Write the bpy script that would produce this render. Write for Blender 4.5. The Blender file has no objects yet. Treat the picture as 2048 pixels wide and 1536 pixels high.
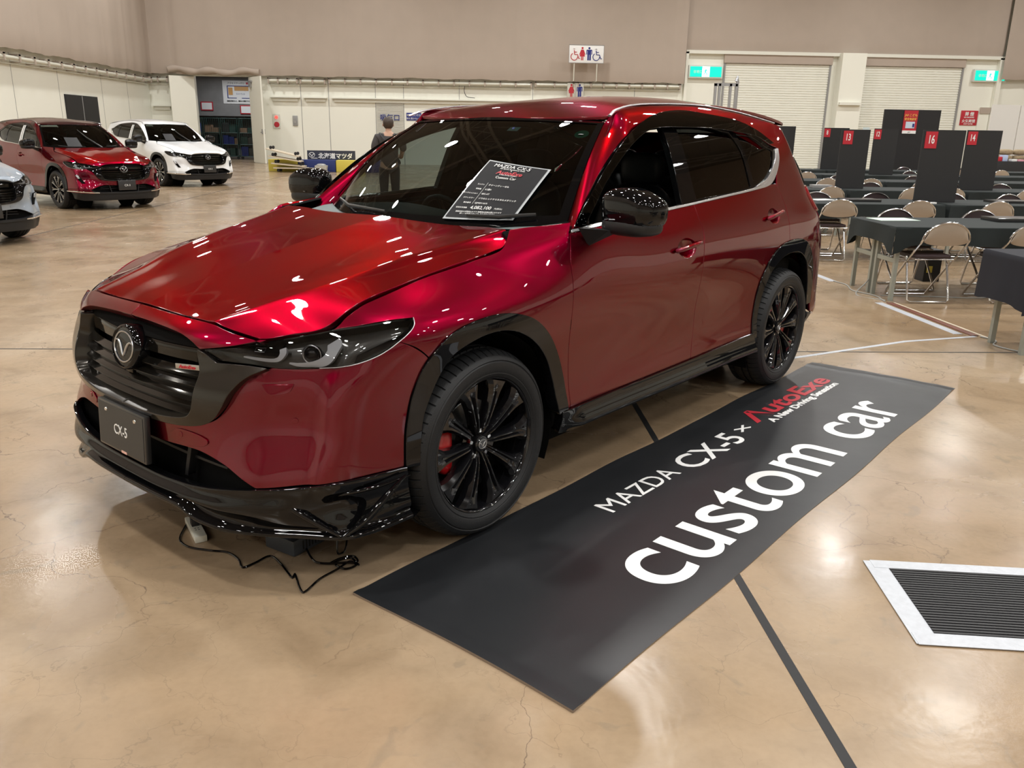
import bpy, bmesh, math, random
import numpy as np
from mathutils import Vector, Matrix
from mathutils.geometry import delaunay_2d_cdt
random.seed(7)
sc = bpy.context.scene
# ---------------------------------------------------------------- camera
W, H = 2048, 1536
FPX, CH, YAW, PITCH, ROLL = 1665.05, 1.4794, -0.05004, 0.293255, 0.016261
cd = bpy.data.cameras.new('camera'); cam = bpy.data.objects.new('camera', cd); sc.collection.objects.link(cam)
cd.sensor_width = 36; cd.lens = FPX/W*36; cd.clip_end = 300
f0 = Vector((-math.sin(YAW), math.cos(YAW), 0)); r0 = Vector((math.cos(YAW), math.sin(YAW), 0)); u0 = Vector((0, 0, 1))
fw = f0*math.cos(PITCH)-u0*math.sin(PITCH); up = u0*math.cos(PITCH)+f0*math.sin(PITCH)
rt = r0*math.cos(ROLL)+up*math.sin(ROLL); up2 = -r0*math.sin(ROLL)+up*math.cos(ROLL)
Mx = Matrix((rt, up2, -fw)).transposed().to_4x4(); Mx.translation = Vector((0, 0, CH)); cam.matrix_world = Mx
sc.camera = cam
# ---------------------------------------------------------------- light and exposure
sc.view_settings.view_transform = 'Standard'; sc.view_settings.look = 'None'; sc.view_settings.gamma = 1; sc.view_settings.use_curve_mapping = False
sc.view_settings.exposure = 0.12
w = bpy.data.worlds.new('hall_air'); sc.world = w; w.use_nodes = True
w.node_tree.nodes['Background'].inputs[0].default_value = (.8, .78, .74, 1); w.node_tree.nodes['Background'].inputs[1].default_value = .05
LAMP_Z, LAMP_W = 10.3, 232
LAMPS = [(x, y) for x in (-11.5, -4.2, 3.1, 10.4, 17.7, 25) for y in (-11, -4.5, 2.0, 8.5, 15, 21.5, 28, 34.5)]
N_MAIN = len(LAMPS)
LAMPS += [(x, y) for x in (-7.85, -.55, 6.75, 14.05) for y in (-7.75, -1.25, 5.25, 11.75, 18.25, 24.75, 31.25)]
sc.cycles.use_denoising = True; sc.cycles.max_bounces = 8; sc.cycles.transparent_max_bounces = 16
sc.cycles.glossy_bounces = 5; sc.cycles.diffuse_bounces = 3; sc.cycles.caustics_reflective = False; sc.cycles.caustics_refractive = False
sc.cycles.sample_clamp_indirect = 6
# ---------------------------------------------------------------- materials
def mat(name, col, rough=.5, metal=0, coat=0, spec=.5, noise=0, nscale=8, emit=None, estr=1, bump=0, bscale=60, crough=.03, alpha=1):
    m = bpy.data.materials.new(name); m.use_nodes = True; nt = m.node_tree; b = nt.nodes['Principled BSDF']
    c = (*col, 1)
    b.inputs['Base Color'].default_value = c; b.inputs['Roughness'].default_value = rough; b.inputs['Metallic'].default_value = metal
    b.inputs['Coat Weight'].default_value = coat; b.inputs['Coat Roughness'].default_value = crough; b.inputs['Specular IOR Level'].default_value = spec
    if emit: b.inputs['Emission Color'].default_value = (*emit, 1); b.inputs['Emission Strength'].default_value = estr
    if alpha < 1: b.inputs['Alpha'].default_value = alpha
    if noise or bump:
        tc = nt.nodes.new('ShaderNodeTexCoord'); n = nt.nodes.new('ShaderNodeTexNoise'); n.inputs['Scale'].default_value = nscale; n.inputs['Detail'].default_value = 5
        nt.links.new(tc.outputs['Object'], n.inputs['Vector'])
        if noise:
            mx = nt.nodes.new('ShaderNodeMix'); mx.data_type = 'RGBA'
            mx.inputs[6].default_value = (*[max(0, k*(1-noise)) for k in col], 1); mx.inputs[7].default_value = (*[min(1, k*(1+noise)) for k in col], 1)
            nt.links.new(n.outputs['Fac'], mx.inputs[0]); nt.links.new(mx.outputs[2], b.inputs['Base Color'])
        if bump:
            n2 = nt.nodes.new('ShaderNodeTexNoise'); n2.inputs['Scale'].default_value = bscale; nt.links.new(tc.outputs['Object'], n2.inputs['Vector'])
            bp = nt.nodes.new('ShaderNodeBump'); bp.inputs['Strength'].default_value = bump; bp.inputs['Distance'].default_value = .01
            nt.links.new(n2.outputs['Fac'], bp.inputs['Height']); nt.links.new(bp.outputs['Normal'], b.inputs['Normal'])
    return m
def glassmat(name, tint, refl=1.0, rough=0.0):
    m = bpy.data.materials.new(name); m.use_nodes = True; nt = m.node_tree; nt.nodes.clear()
    o = nt.nodes.new('ShaderNodeOutputMaterial'); mx = nt.nodes.new('ShaderNodeMixShader'); t = nt.nodes.new('ShaderNodeBsdfTransparent'); g = nt.nodes.new('ShaderNodeBsdfGlossy')
    fr = nt.nodes.new('ShaderNodeFresnel'); fr.inputs[0].default_value = 1.5; mu = nt.nodes.new('ShaderNodeMath'); mu.operation = 'MULTIPLY'; mu.inputs[1].default_value = refl; mu.use_clamp = True
    t.inputs[0].default_value = (*tint, 1); g.inputs['Roughness'].default_value = rough
    nt.links.new(fr.outputs[0], mu.inputs[0]); nt.links.new(mu.outputs[0], mx.inputs[0]); nt.links.new(t.outputs[0], mx.inputs[1]); nt.links.new(g.outputs[0], mx.inputs[2]); nt.links.new(mx.outputs[0], o.inputs[0])
    return m
def paint(name, col, metal=.75, rough=.32, flake=.12, tint=None):
    m = mat(name, col, rough, metal, 1.0, .5); nt = m.node_tree; b = nt.nodes['Principled BSDF']
    tc = nt.nodes.new('ShaderNodeTexCoord'); v = nt.nodes.new('ShaderNodeTexNoise'); v.inputs['Scale'].default_value = 1500
    nt.links.new(tc.outputs['Object'], v.inputs['Vector'])
    mr = nt.nodes.new('ShaderNodeMapRange'); mr.inputs[3].default_value = rough-flake/2; mr.inputs[4].default_value = rough+flake/2
    nt.links.new(v.outputs['Fac'], mr.inputs[0]); nt.links.new(mr.outputs[0], b.inputs['Roughness'])
    b.inputs['Coat Roughness'].default_value = .012
    if tint: b.inputs['Specular Tint'].default_value = (*tint, 1)
    return m
RED = paint('red_crystal_paint', (.17, .0005, .014), 1.0, .32, .08, (.60, .20, .30))
WHITE = paint('white_pearl_paint', (.80, .82, .84), .0, .35)
GREY = paint('grey_blue_paint', (.27, .31, .36), .4, .4)
REDDARK = paint('dark_red_roof_paint', (.06, .004, .006), .9, .4, .12, (.3, .05, .06))  # one small car's roof and windscreen pillars, darker than its body
GBLACK = mat('gloss_black', (.003, .003, .0035), .3, 0, .8, 0, crough=.01)
SLATM = mat('grille_dark_gloss', (.020, .018, .015), .09, .8, .3, 0)
BRONZE = mat('dark_gloss_metal', (.045, .041, .036), .20, .85, .25)
PBLACK = mat('black_plastic', (.012, .012, .013), .45, 0, 0, .4)
SATIN = mat('satin_black', (.02, .02, .021), .30, 0, .3)
SHELL = mat('matte_black_liner', (.004, .004, .004), .9, 0, 0, .1)
RUBBER = mat('tyre_rubber', (.0075, .0082, .0095), .55, 0, 0, .4, bump=.15, bscale=300)
RIMB = mat('gloss_black_alloy', (.005, .005, .006), .2, 0, 1, .1, crough=.01)
RIMS = mat('machined_alloy', (.72, .72, .72), .22, 1)
CHROME = mat('chrome', (.80, .81, .83), .08, 1)
DULLCH = mat('satin_chrome', (.52, .52, .53), .30, 1)
CHROMS = mat('bright_trim', (.78, .78, .79), .25, 1)
CALIPER = mat('red_caliper_paint', (.42, .008, .012), .35, 0, .6)
DISC = mat('brake_disc_steel', (.18, .18, .18), .35, 1)
GLASS = glassmat('windscreen_glass', (.20, .25, .24), 1.15)
PRIVACY = glassmat('privacy_glass', (.030, .033, .032), 1.05)
CLEAR = glassmat('clear_lens', (.80, .80, .80), 1.1)
VISOR = glassmat('smoked_visor', (.015, .015, .018), 1.15)
LAMPW = mat('pale_light_guide', (.62, .63, .67), .35, 0, .5)
LAMPD = mat('lamp_housing_black', (.045, .042, .037), .3, .3, .3)
AMBER = mat('orange_lens', (.55, .22, .06), .2, 0, 1)
REDLENS = mat('red_lens', (.30, .006, .01), .15, 0, 1)
DASH = mat('dashboard_plastic', (.13, .16, .16), .6, noise=.2, nscale=40)
SEAT = mat('black_seat_leather', (.014, .014, .015), .5, noise=.3, nscale=30)
WHITEP = mat('white_print', (.86, .86, .85), .35)
REDP = mat('red_print', (.50, .022, .038), .4)
BLUEP = mat('blue_print', (.010, .022, .20), .4)
BLACKP = mat('black_print', (.01, .01, .012), .5)
def natspl(x,y):
    # natural cubic spline second derivs along axis0
    n=len(x); A=np.zeros((n,n)); b=np.zeros_like(y)
    A[0,0]=A[-1,-1]=1; h=np.diff(x)
    for i in range(1,n-1):
        A[i,i-1]=h[i-1];A[i,i]=2*(h[i-1]+h[i]);A[i,i+1]=h[i]
        b[i]=6*((y[i+1]-y[i])/h[i]-(y[i]-y[i-1])/h[i-1])
    return np.linalg.solve(A,b.reshape(n,-1)).reshape(b.shape)
def sev(x,y,m,q):
    q=np.clip(q,x[0],x[-1]); i=np.clip(np.searchsorted(x,q)-1,0,len(x)-2); h=x[i+1]-x[i]; a=(x[i+1]-q)/h; b=(q-x[i])/h
    s=(slice(None),)+(None,)*(y.ndim-1); a=a[s];b=b[s];h=h[s]
    return a*y[i]+b*y[i+1]+((a**3-a)*m[i]+(b**3-b)*m[i+1])*h*h/6
class Grid:
    """smooth surface through P[i,j,:] at knots u[i], v[j]; evaluated exactly by tabulating densely"""
    def __init__(s,u,v,P,n=400,mv=260):
        u=np.array(u,float);v=np.array(v,float);P=np.array(P,float)
        s.u0,s.u1,s.v0,s.v1=u[0],u[-1],v[0],v[-1]
        s.U=np.linspace(u[0],u[-1],n);s.V=np.linspace(v[0],v[-1],mv)
        Q=sev(u,P,natspl(u,P),s.U); Q=np.swapaxes(Q,0,1)
        R=sev(v,Q,natspl(v,Q),s.V); s.T=np.swapaxes(R,0,1)
    def __call__(s,u,v):
        u=np.asarray(u,float);v=np.asarray(v,float)
        fu=np.clip((u-s.u0)/(s.u1-s.u0),0,1)*(len(s.U)-1); fv=np.clip((v-s.v0)/(s.v1-s.v0),0,1)*(len(s.V)-1)
        i=np.minimum(fu.astype(int),len(s.U)-2);j=np.minimum(fv.astype(int),len(s.V)-2);a=(fu-i)[...,None];b=(fv-j)[...,None]
        T=s.T
        return (1-a)*(1-b)*T[i,j]+a*(1-b)*T[i+1,j]+(1-a)*b*T[i,j+1]+a*b*T[i+1,j+1]
    def n(s,u,v,e=.004):
        u=np.asarray(u,float);v=np.asarray(v,float)
        du=s(u+e,v)-s(u-e,v);dv=s(u,v+e)-s(u,v-e)
        N=np.cross(du,dv);return N/np.maximum(np.linalg.norm(N,axis=-1,keepdims=True),1e-12)
# ---------- lower + side wrap: u = -x along the side, front wraps from u=-1.35 (centre) ; v = z
ZL=[.14,.22,.30,.38,.45,.55,.65,.75,.83,.88,.94,1.00,1.08,1.17,1.30,1.42,1.52,1.60,1.66]
UF=[-1.35,-1.20,-1.05,-.92,-.80,-.68,-.56,-.44]
# front plan: x at fixed y stations per level
YF=[0,.16,.32,.45,.57,.68,.77,.84]
XF={.14:(.875,.875,.865,.845,.80,.725,.63,.51),
 .22:(.900,.898,.888,.868,.825,.755,.66,.55),
 .30:(.905,.903,.893,.873,.840,.782,.70,.60),
 .38:(.902,.900,.892,.878,.850,.797,.716,.618),
 .45:(.900,.897,.886,.868,.834,.780,.703,.613),
 .55:(.903,.899,.884,.856,.812,.753,.677,.594),
 .65:(.900,.895,.878,.848,.802,.740,.663,.578),
 .75:(.880,.875,.856,.824,.776,.710,.630,.540),
 .83:(.860,.856,.843,.812,.752,.675,.588,.490),
 .88:(.800,.797,.785,.752,.700,.622,.528,.440),
 .94:(.70,.697,.682,.655,.61,.56,.50,.44),
 1.00:(.56,.557,.548,.525,.49,.455,.425,.39)}
YU={.88:(0,.16,.32,.45,.57,.68,.765,.825),.94:(0,.16,.31,.43,.54,.62,.69,.735),1.00:(0,.14,.27,.38,.46,.54,.595,.64)}
# side: y at x stations
XS=[.36,.22,.05,-.15,-.35,-.60,-1.0,-1.5,-2.0,-2.45,-2.8,-3.05]
base={.14:.80,.22:.845,.30:.880,.38:.905,.45:.898,.55:.891,.65:.895,.75:.908,.83:.917,.88:.919,.94:.914,1.00:.901,1.08:.872,1.17:.836,1.30:.785,1.42:.733,1.52:.676,1.60:.605,1.66:.50}
def sideY(x,z):
    b=base[z]
    fl=np.exp(-((x-0)/.42)**2)+np.exp(-((x+2.7)/.45)**2)
    if z<.9: b=b+fl*max(0,.925-b)*(.85 if z>.3 else .3)
    # front taper of upper body
    if z>=.83 :
        k={.83:.0,.88:.02,.94:.075,1.00:.145,1.08:.24,1.17:.28}.get(z,.05)
        t=np.clip((x+.60)/.75,0,1.6); b=b-k*t**1.3
    t=np.clip((x-.05)/.31,0,1); b=b-.030*t*t*(1 if z<.83 else 1.2)
    # rear taper
    t=np.clip((-2.3-x)/.75,0,1.2)
    k=np.interp(z,[.14,.6,.9,1.0,1.17,1.3,1.6],[.02,.02,.02,.015,.035,.05,.07]); b=b-k*t**2
    if z>=1.17:
        t=np.clip((x+1.1)/.6,0,2); b=b-.03*t**2
    return b
XR={.14:-3.45,.22:-3.52,.30:-3.58,.38:-3.62,.45:-3.63,.55:-3.63,.65:-3.62,.75:-3.60,.83:-3.58,.88:-3.56,.94:-3.54,1.00:-3.52,1.08:-3.49,1.17:-3.45,1.30:-3.37,1.42:-3.28,1.52:-3.18,1.60:-3.06,1.66:-2.95}
UR=[3.25,3.40,3.55,3.70,3.90,4.10]
def build_side():
    P=[]
    for j,uf in enumerate(UF):
        col=[]
        for z in ZL:
            if z<=1.0: x=XF[z][j];y=YU.get(z,YF)[j]
            else:
                x=XF[1.0][j]-(z-1.0)*.3; y=YU[1.0][j]*max(.3,1-(z-1.0)*2)
            col.append((x,y))
        P.append(col)
    for x in XS: P.append([(x,sideY(x,z)) for z in ZL])
    # rear stations: offsets from rear plane / width fractions
    for (dx,fy) in ((.30,.955),(.17,.87),(.075,.72),(.03,.52),(.008,.26),(0,0)):
        P.append([(XR[z]+dx*(1 if z<1.2 else .8),sideY(-3.05,z)*fy) for z in ZL])
    U=UF+[-x for x in XS]+UR
    P=np.array(P); Z=np.broadcast_to(np.array(ZL)[None,:,None],P.shape[:2]+(1,))
    return Grid(U,ZL,np.concatenate([P,Z],-1),1100,500)
SIDE=build_side()
# ---------- hood: params (x,t): t 0 centre, .8 crease, 1 shut edge
HX=[-.50,-.40,-.30,-.10,.10,.30,.45,.52,.58,.66,.72,.79,.85]
HC=[1.152,1.138,1.122,1.088,1.050,1.008,.975,.959,.945,.925,.908,.884,.86]
HWx=[-.5,-.33,-.15,.1,.3,.45,.58,.79,.85];HWy=[.73,.71,.665,.605,.57,.53,.475,.41,.38]
HWz=[1.148,1.122,1.090,1.046,1.002,.966,.932,.880,.858]
HEx=[-.50,-.30,-.22,0,.15,.29,.38,.465,.55,.60,.64,.68,.72,.79,.85]
HEy=[.765,.765,.762,.76,.757,.752,.75,.745,.742,.735,.72,.67,.605,.45,.40]
HEz=[1.11,1.068,1.050,1.012,.990,.966,.948,.928,.900,.880,.870,.855,.845,.862,.85]
HT=[0,.25,.5,.70,.77,.80,.83,.90,1.0,1.08]
_hp=[(-.81,.828),(-.76,.841),(-.68,.857),(-.6,.873),(-.557,.905),(-.452,.933),(-.368,.954),(-.278,.973),(-.17,.996),(-.007,1.022),(.088,1.039),(.188,1.059)]
_q=[SIDE(a,b) for a,b in _hp]
HEx=[-.50,-.30]+[float(q[0]) for q in _q[::-1]]+[.80,.85]
HEy=[.765,.763]+[float(q[1])-.004 for q in _q[::-1]]+[.45,.40]
HEz=[1.11,1.072]+[float(q[2])+.001 for q in _q[::-1]]+[.855,.845]
def hoodP(i,t):
    x=HX[i];w=np.interp(x,HWx,HWy);wz=np.interp(x,HWx,HWz);ye=np.interp(x,HEx,HEy);ze=np.interp(x,HEx,HEz);c=HC[i]
    if t<=.8:
        q=t/.8; return (x,w*q,c+(wz-c)*q*q-.010*np.sin(np.pi*q)**2*(1 if q>.5 else 1)*np.interp(x,[-.4,.8],[1,.4]))
    q=(t-.8)/.2; return (x,w+(ye-w)*q,wz+(ze-wz)*(q+.12*q*(1-q)))
HOOD=Grid(HX,HT,[[hoodP(i,t) for t in HT] for i in range(len(HX))],200,240)
# ---------- roof: (x,y)->z
RX=[-1.00,-1.15,-1.35,-1.6,-1.9,-2.2,-2.6,-2.9,-3.15,-3.35]
RC=[1.532,1.580,1.628,1.660,1.682,1.688,1.673,1.647,1.612,1.575]
RY=[0,.2,.4,.52,.60,.68]
ROOF=Grid([-x for x in RX],RY,[[(x,y,c-np.interp(x,[-3.2,-1.9,-1.6,-1.35,-1.15,-1.0],[.055,.058,.045,.026,.016,.012])*(y/.6)**2) for y in RY] for x,c in zip(RX,RC)],200,80)
# ---------- windshield: s 0 bottom..1 top ; t = y fraction 0..1
def wsP(s,t):
    xb,zb,yb=-.37-.26*t**2.2, 1.085+.035*t**2, .765*t
    xt,zt,yt=-1.055-.06*t**2, 1.548-.018*t**2, .60*t
    b=np.array([xb,yb,zb]);e=np.array([xt,yt,zt]); p=b+(e-b)*s
    bow=.030*np.sin(np.pi*s); p=p+np.array([bow*.5,bow*.3*t,bow]); return p
WS=Grid(np.linspace(0,1,9),np.linspace(0,1,9),[[wsP(s,t) for t in np.linspace(0,1,9)] for s in np.linspace(0,1,9)],100,100)
# ---------------------------------------------------------------- helpers
COL = sc.collection
def tag(o, label=None, cat=None, group=None, kind=None):
    if label: o['label'] = label
    if cat: o['category'] = cat
    if group: o['group'] = group
    if kind: o['kind'] = kind
    return o
def empty(name, loc=(0, 0, 0), rz=0, label=None, cat=None, group=None, kind=None):
    o = bpy.data.objects.new(name, None); COL.objects.link(o); o.location = loc; o.rotation_euler = (0, 0, rz); o.empty_display_size = .1
    return tag(o, label, cat, group, kind)
def link(name, me, parent=None):
    o = bpy.data.objects.new(name, me); COL.objects.link(o)
    if parent is not None: o.parent = parent
    return o
class MB:
    """collects boxes, tubes, lathes into one mesh"""
    def __init__(s): s.v = []; s.f = []; s.m = []; s.mi = 0
    def add(s, vs, fs):
        b = len(s.v); s.v += [tuple(map(float, p)) for p in vs]; s.f += [tuple(b+i for i in f) for f in fs]; s.m += [s.mi]*len(fs); return s
    def box(s, x0, x1, y0, y1, z0, z1, M=None, bev=0):
        if bev:
            b = bev; P = []
            for sx, xx in ((1, x0), (-1, x1)):
                pass
        vs = [Vector((x, y, z)) for x in (x0, x1) for y in (y0, y1) for z in (z0, z1)]
        if M is not None: vs = [M @ p for p in vs]
        return s.add(vs, [(0, 1, 3, 2), (4, 6, 7, 5), (0, 4, 5, 1), (2, 3, 7, 6), (0, 2, 6, 4), (1, 5, 7, 3)])
    def tube(s, pts, r, n=10, closed=False, cap=True, flat=None):
        pts = [Vector(p) for p in pts]; k = len(pts); rs = r if hasattr(r, '__len__') else [r]*k; rings = []; prev = None
        for i, p in enumerate(pts):
            if closed: t = (pts[(i+1) % k]-pts[i-1])
            else: t = pts[min(i+1, k-1)]-pts[max(i-1, 0)]
            t.normalize()
            if prev is None:
                a = Vector((0, 0, 1)) if abs(t.z) < .9 else Vector((1, 0, 0)); nx = t.cross(a).normalized()
            else:
                nx = (prev-t*prev.dot(t)); nx = nx.normalized() if nx.length > 1e-6 else t.orthogonal().normalized()
            prev = nx; ny = t.cross(nx)
            rings.append([p+(nx*math.cos(2*math.pi*j/n)+ny*math.sin(2*math.pi*j/n)*(flat or 1))*rs[i] for j in range(n)])
        vs = [q for rg in rings for q in rg]; fs = []
        m = k if closed else k-1
        for i in range(m):
            a = i*n; b = ((i+1) % k)*n
            for j in range(n): fs.append((a+j, a+(j+1) % n, b+(j+1) % n, b+j))
        if cap and not closed: fs += [tuple(range(n-1, -1, -1)), tuple((k-1)*n+j for j in range(n))]
        return s.add(vs, fs)
    def lathe(s, prof, n=48, M=None, ang=None):
        """profile (r, y) revolved about Y axis"""
        A = [2*math.pi*j/n for j in range(n)]; vs = []
        for a in A:
            for r, y in prof: vs.append(Vector((r*math.cos(a), y, r*math.sin(a))))
        if M is not None: vs = [M @ p for p in vs]
        k = len(prof); fs = []
        for j in range(n):
            a = j*k; b = ((j+1) % n)*k
            for i in range(k-1): fs.append((a+i, b+i, b+i+1, a+i+1))
        return s.add(vs, fs)
    def grid(s, P):
        """P[i][j] points"""
        n = len(P); m = len(P[0]); fs = [(i*m+j, (i+1)*m+j, (i+1)*m+j+1, i*m+j+1) for i in range(n-1) for j in range(m-1)]
        return s.add([p for r in P for p in r], fs)
    def build(s, name, mt, parent=None, smooth=True, ang=40, mirror=False, bevel=0, fix=True):
        me = bpy.data.meshes.new(name); vs = s.v
        if mirror: vs = [(x, -y, z) for x, y, z in vs]
        me.from_pydata(vs, [], s.f)
        mats = mt if isinstance(mt, (list, tuple)) else [mt]
        for q in mats: me.materials.append(q)
        if len(mats) > 1: me.polygons.foreach_set('material_index', s.m)
        if fix or bevel:
            bm = bmesh.new(); bm.from_mesh(me); bmesh.ops.recalc_face_normals(bm, faces=bm.faces)
            if bevel:
                es = [e for e in bm.edges if len(e.link_faces) == 2 and e.calc_face_angle(0) > .6]
                bmesh.ops.bevel(bm, geom=es, offset=bevel, segments=2, affect='EDGES', profile=.6)
            bm.to_mesh(me); bm.free()
        o = link(name, me, parent)
        if smooth: shade(me, ang)
        return o
def shade(me, ang=40):
    me.polygons.foreach_set('use_smooth', [True]*len(me.polygons))
    try: me.set_sharp_from_angle(angle=math.radians(ang))
    except Exception: pass
def bx(name, x0, x1, y0, y1, z0, z1, mt, parent=None, bevel=0):
    return MB().box(x0, x1, y0, y1, z0, z1).build(name, mt, parent, smooth=bool(bevel), bevel=bevel)
def arc(cx, cy, r, a0, a1, n): return [(cx+r*math.cos(math.radians(a0+(a1-a0)*i/n)), cy+r*math.sin(math.radians(a0+(a1-a0)*i/n))) for i in range(n+1)]
def cr(pts, n=8):
    """smooth (Catmull-Rom, centripetal-ish) polyline through points of any dimension"""
    P = [np.array(p, float) for p in pts]
    if len(P) < 3: return [tuple(p) for p in P]
    P = [2*P[0]-P[1]]+P+[2*P[-1]-P[-2]]; out = []
    for i in range(1, len(P)-2):
        p0, p1, p2, p3 = P[i-1:i+3]; d = max(np.linalg.norm(p2-p1), 1e-9)
        m1 = (p2-p0)*d/max(np.linalg.norm(p2-p1)+np.linalg.norm(p1-p0), 1e-9); m2 = (p3-p1)*d/max(np.linalg.norm(p3-p2)+np.linalg.norm(p2-p1), 1e-9)
        for k in range(n):
            t = k/n; out.append(tuple((2*t**3-3*t*t+1)*p1+(t**3-2*t*t+t)*m1+(-2*t**3+3*t*t)*p2+(t**3-t*t)*m2))
    out.append(tuple(P[-2])); return out
def outline(*segs):
    """closed 2D outline from segments; each is a list (smoothed) or ('l', list) straight"""
    o = []
    for s in segs:
        p = s[1] if s[0] == 'l' else cr(s, 6)
        p = [tuple(map(float, q)) for q in p]
        if o and math.dist(o[-1], p[0]) < 1e-6: p = p[1:]
        o += p
    if math.dist(o[0], o[-1]) < 1e-6: o.pop()
    return o
def densify(o, st):
    r = []; n = len(o)
    for i in range(n):
        a = np.array(o[i]); b = np.array(o[(i+1) % n]); k = max(1, int(np.linalg.norm(b-a)/st+.5))
        for j in range(k): r.append(tuple(a+(b-a)*j/k))
    return r
def area(o):
    a = np.array(o); b = np.roll(a, -1, 0); return .5*float(np.sum(a[:, 0]*b[:, 1]-b[:, 0]*a[:, 1]))
def inset(o, g):
    if area(o) < 0: o = o[::-1]
    n = len(o); r = []
    for i in range(n):
        a = np.array(o[i-1]); b = np.array(o[i]); c = np.array(o[(i+1) % n]); d1 = b-a; d2 = c-b
        d1 /= max(np.linalg.norm(d1), 1e-9); d2 /= max(np.linalg.norm(d2), 1e-9)
        n1 = np.array((-d1[1], d1[0])); n2 = np.array((-d2[1], d2[0])); m = n1+n2; q = 1+float(n1@n2)
        r.append(tuple(b+g*m/max(q, .35)))
    return r
def inside(P, poly):
    x, y = P[:, 0], P[:, 1]; q = np.array(poly); r = np.roll(q, -1, 0); c = np.zeros(len(P), bool)
    for (x0, y0), (x1, y1) in zip(q, r):
        if y0 == y1: continue
        m = ((y0 > y) != (y1 > y)) & (x < (x1-x0)*(y-y0)/(y1-y0)+x0); c ^= m
    return c
def bdist(P, poly):
    q = np.array(poly); r = np.roll(q, -1, 0); d = np.full(len(P), 1e9)
    for a, b in zip(q, r):
        ab = b-a; t = np.clip(((P-a)@ab)/max(ab@ab, 1e-12), 0, 1); d = np.minimum(d, np.linalg.norm(P-(a+t[:, None]*ab), axis=1))
    return d
NFLIP = {}
def panel(name, S, out, mt, parent, holes=(), step=.03, gap=.0027, thick=.014, off=0.0, side=1, offn=None, roll=.003, sym=False, smooth_n=None):
    """skin panel: 2-D outline on surface S -> trimmed mesh with exact normals and a folded rim; side=-1 mirrors, sym spans both halves"""
    out = inset([tuple(p) for p in out], gap) if gap else list(out)
    if area(out) < 0: out = out[::-1]
    out = densify(out, step*.7); hs = [densify(h, step*.6) for h in holes]
    a = np.array(out); lo = a.min(0); hi = a.max(0)
    gx = np.arange(lo[0]+step*.5, hi[0], step); gy = np.arange(lo[1]+step*.5, hi[1], step); G = np.array([(x, y) for i, x in enumerate(gx) for y in gy]) if len(gx) and len(gy) else np.zeros((0, 2))
    if len(G):
        k = inside(G, out) & (bdist(G, out) > step*.45)
        for h in hs: k &= ~inside(G, h) & (bdist(G, h) > step*.45)
        G = G[k]
    vs = list(out); loops = [list(range(len(out)))]
    for h in hs: loops.append(list(range(len(vs), len(vs)+len(h)))); vs += h
    ed = [(l[i], l[(i+1) % len(l)]) for l in loops for i in range(len(l))]
    allv = vs+[tuple(p) for p in G]
    r = delaunay_2d_cdt([Vector(p) for p in allv], ed, [], 0, 1e-6)
    V2 = np.array([tuple(p) for p in r[0]]); F = [tuple(f) for f in r[2]]
    c = np.array([(V2[f[0]]+V2[f[1]]+V2[f[2]])/3 for f in F]); k = inside(c, out)
    for h in hs: k &= ~inside(c, h)
    F = [f for f, q in zip(F, k) if q]
    P = S(V2[:, 0], V2[:, 1]); N = S.n(V2[:, 0], V2[:, 1], .014)
    cen = P.mean(0); ref = N.mean(0); out_dir = cen-np.array((-1.35, 0, .75))
    if float(ref@out_dir) < 0: N = -N
    o_ = off if offn is None else (off+np.array([offn(p) for p in V2]))[:, None]
    P = P+N*o_
    if offn is not None:
        e = .006
        def PP(u, v):
            q = S(u, v); nn = S.n(u, v, .014)
            nn = nn if float(ref@out_dir) >= 0 else -nn
            return q+nn*(off+np.array([offn(z) for z in zip(u, v)]))[:, None]
        du = PP(V2[:, 0]+e, V2[:, 1])-PP(V2[:, 0]-e, V2[:, 1]); dv = PP(V2[:, 0], V2[:, 1]+e)-PP(V2[:, 0], V2[:, 1]-e)
        N2 = np.cross(du, dv); N2 /= np.maximum(np.linalg.norm(N2, axis=1, keepdims=True), 1e-12); sg = np.sign((N2*N).sum(1))[:, None]; sg[sg == 0] = 1; N = N2*sg
    def orient(f):
        a, b, c = P[list(f)]; return f if float(np.cross(b-a, c-a)@N[f[0]]) > 0 else f[::-1]
    F = [orient(f) for f in F]
    # boundary edges -> rim
    cnt = {}
    for f in F:
        for i in range(3):
            e = (f[i], f[(i+1) % 3]); cnt[e] = 1
    bd = [e for e in cnt if (e[1], e[0]) not in cnt]
    if sym: bd = [e for e in bd if not (abs(P[e[0]][1]) < 1e-5 and abs(P[e[1]][1]) < 1e-5)]
    bv = sorted({i for e in bd for i in e}); idx = {}; vv = [tuple(p) for p in P]; nn = [tuple(p) for p in N]
    # inward direction on surface
    inw = {}
    for (i, j) in bd:
        t = P[j]-P[i]; d = np.cross(N[i], t); d /= max(np.linalg.norm(d), 1e-9)
        for q in (i, j): inw[q] = inw.get(q, 0)+d
    rings = []
    for (dr, dn) in ((-.35, .35), (-.2, 1.0), (0, None)):
        m = {}
        for i in bv:
            d = inw[i]/max(np.linalg.norm(inw[i]), 1e-9)
            if dn is None: p = P[i]-d*roll*.35-N[i]*thick; n_ = -d
            else: p = P[i]+d*roll*dr-N[i]*roll*dn*(.5 if dn < .5 else 1); n_ = -d*(.6 if dn < .5 else 1)+N[i]*(.6 if dn < .5 else .15)
            n_ = n_/np.linalg.norm(n_); m[i] = len(vv); vv.append(tuple(p)); nn.append(tuple(n_))
        rings.append(m)
    prev = {i: i for i in bv}
    for m in rings:
        for (i, j) in bd: F.append((prev[j], prev[i], m[i], m[j]))
        prev = m
    vv = np.array(vv); nn = np.array(nn)
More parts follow.
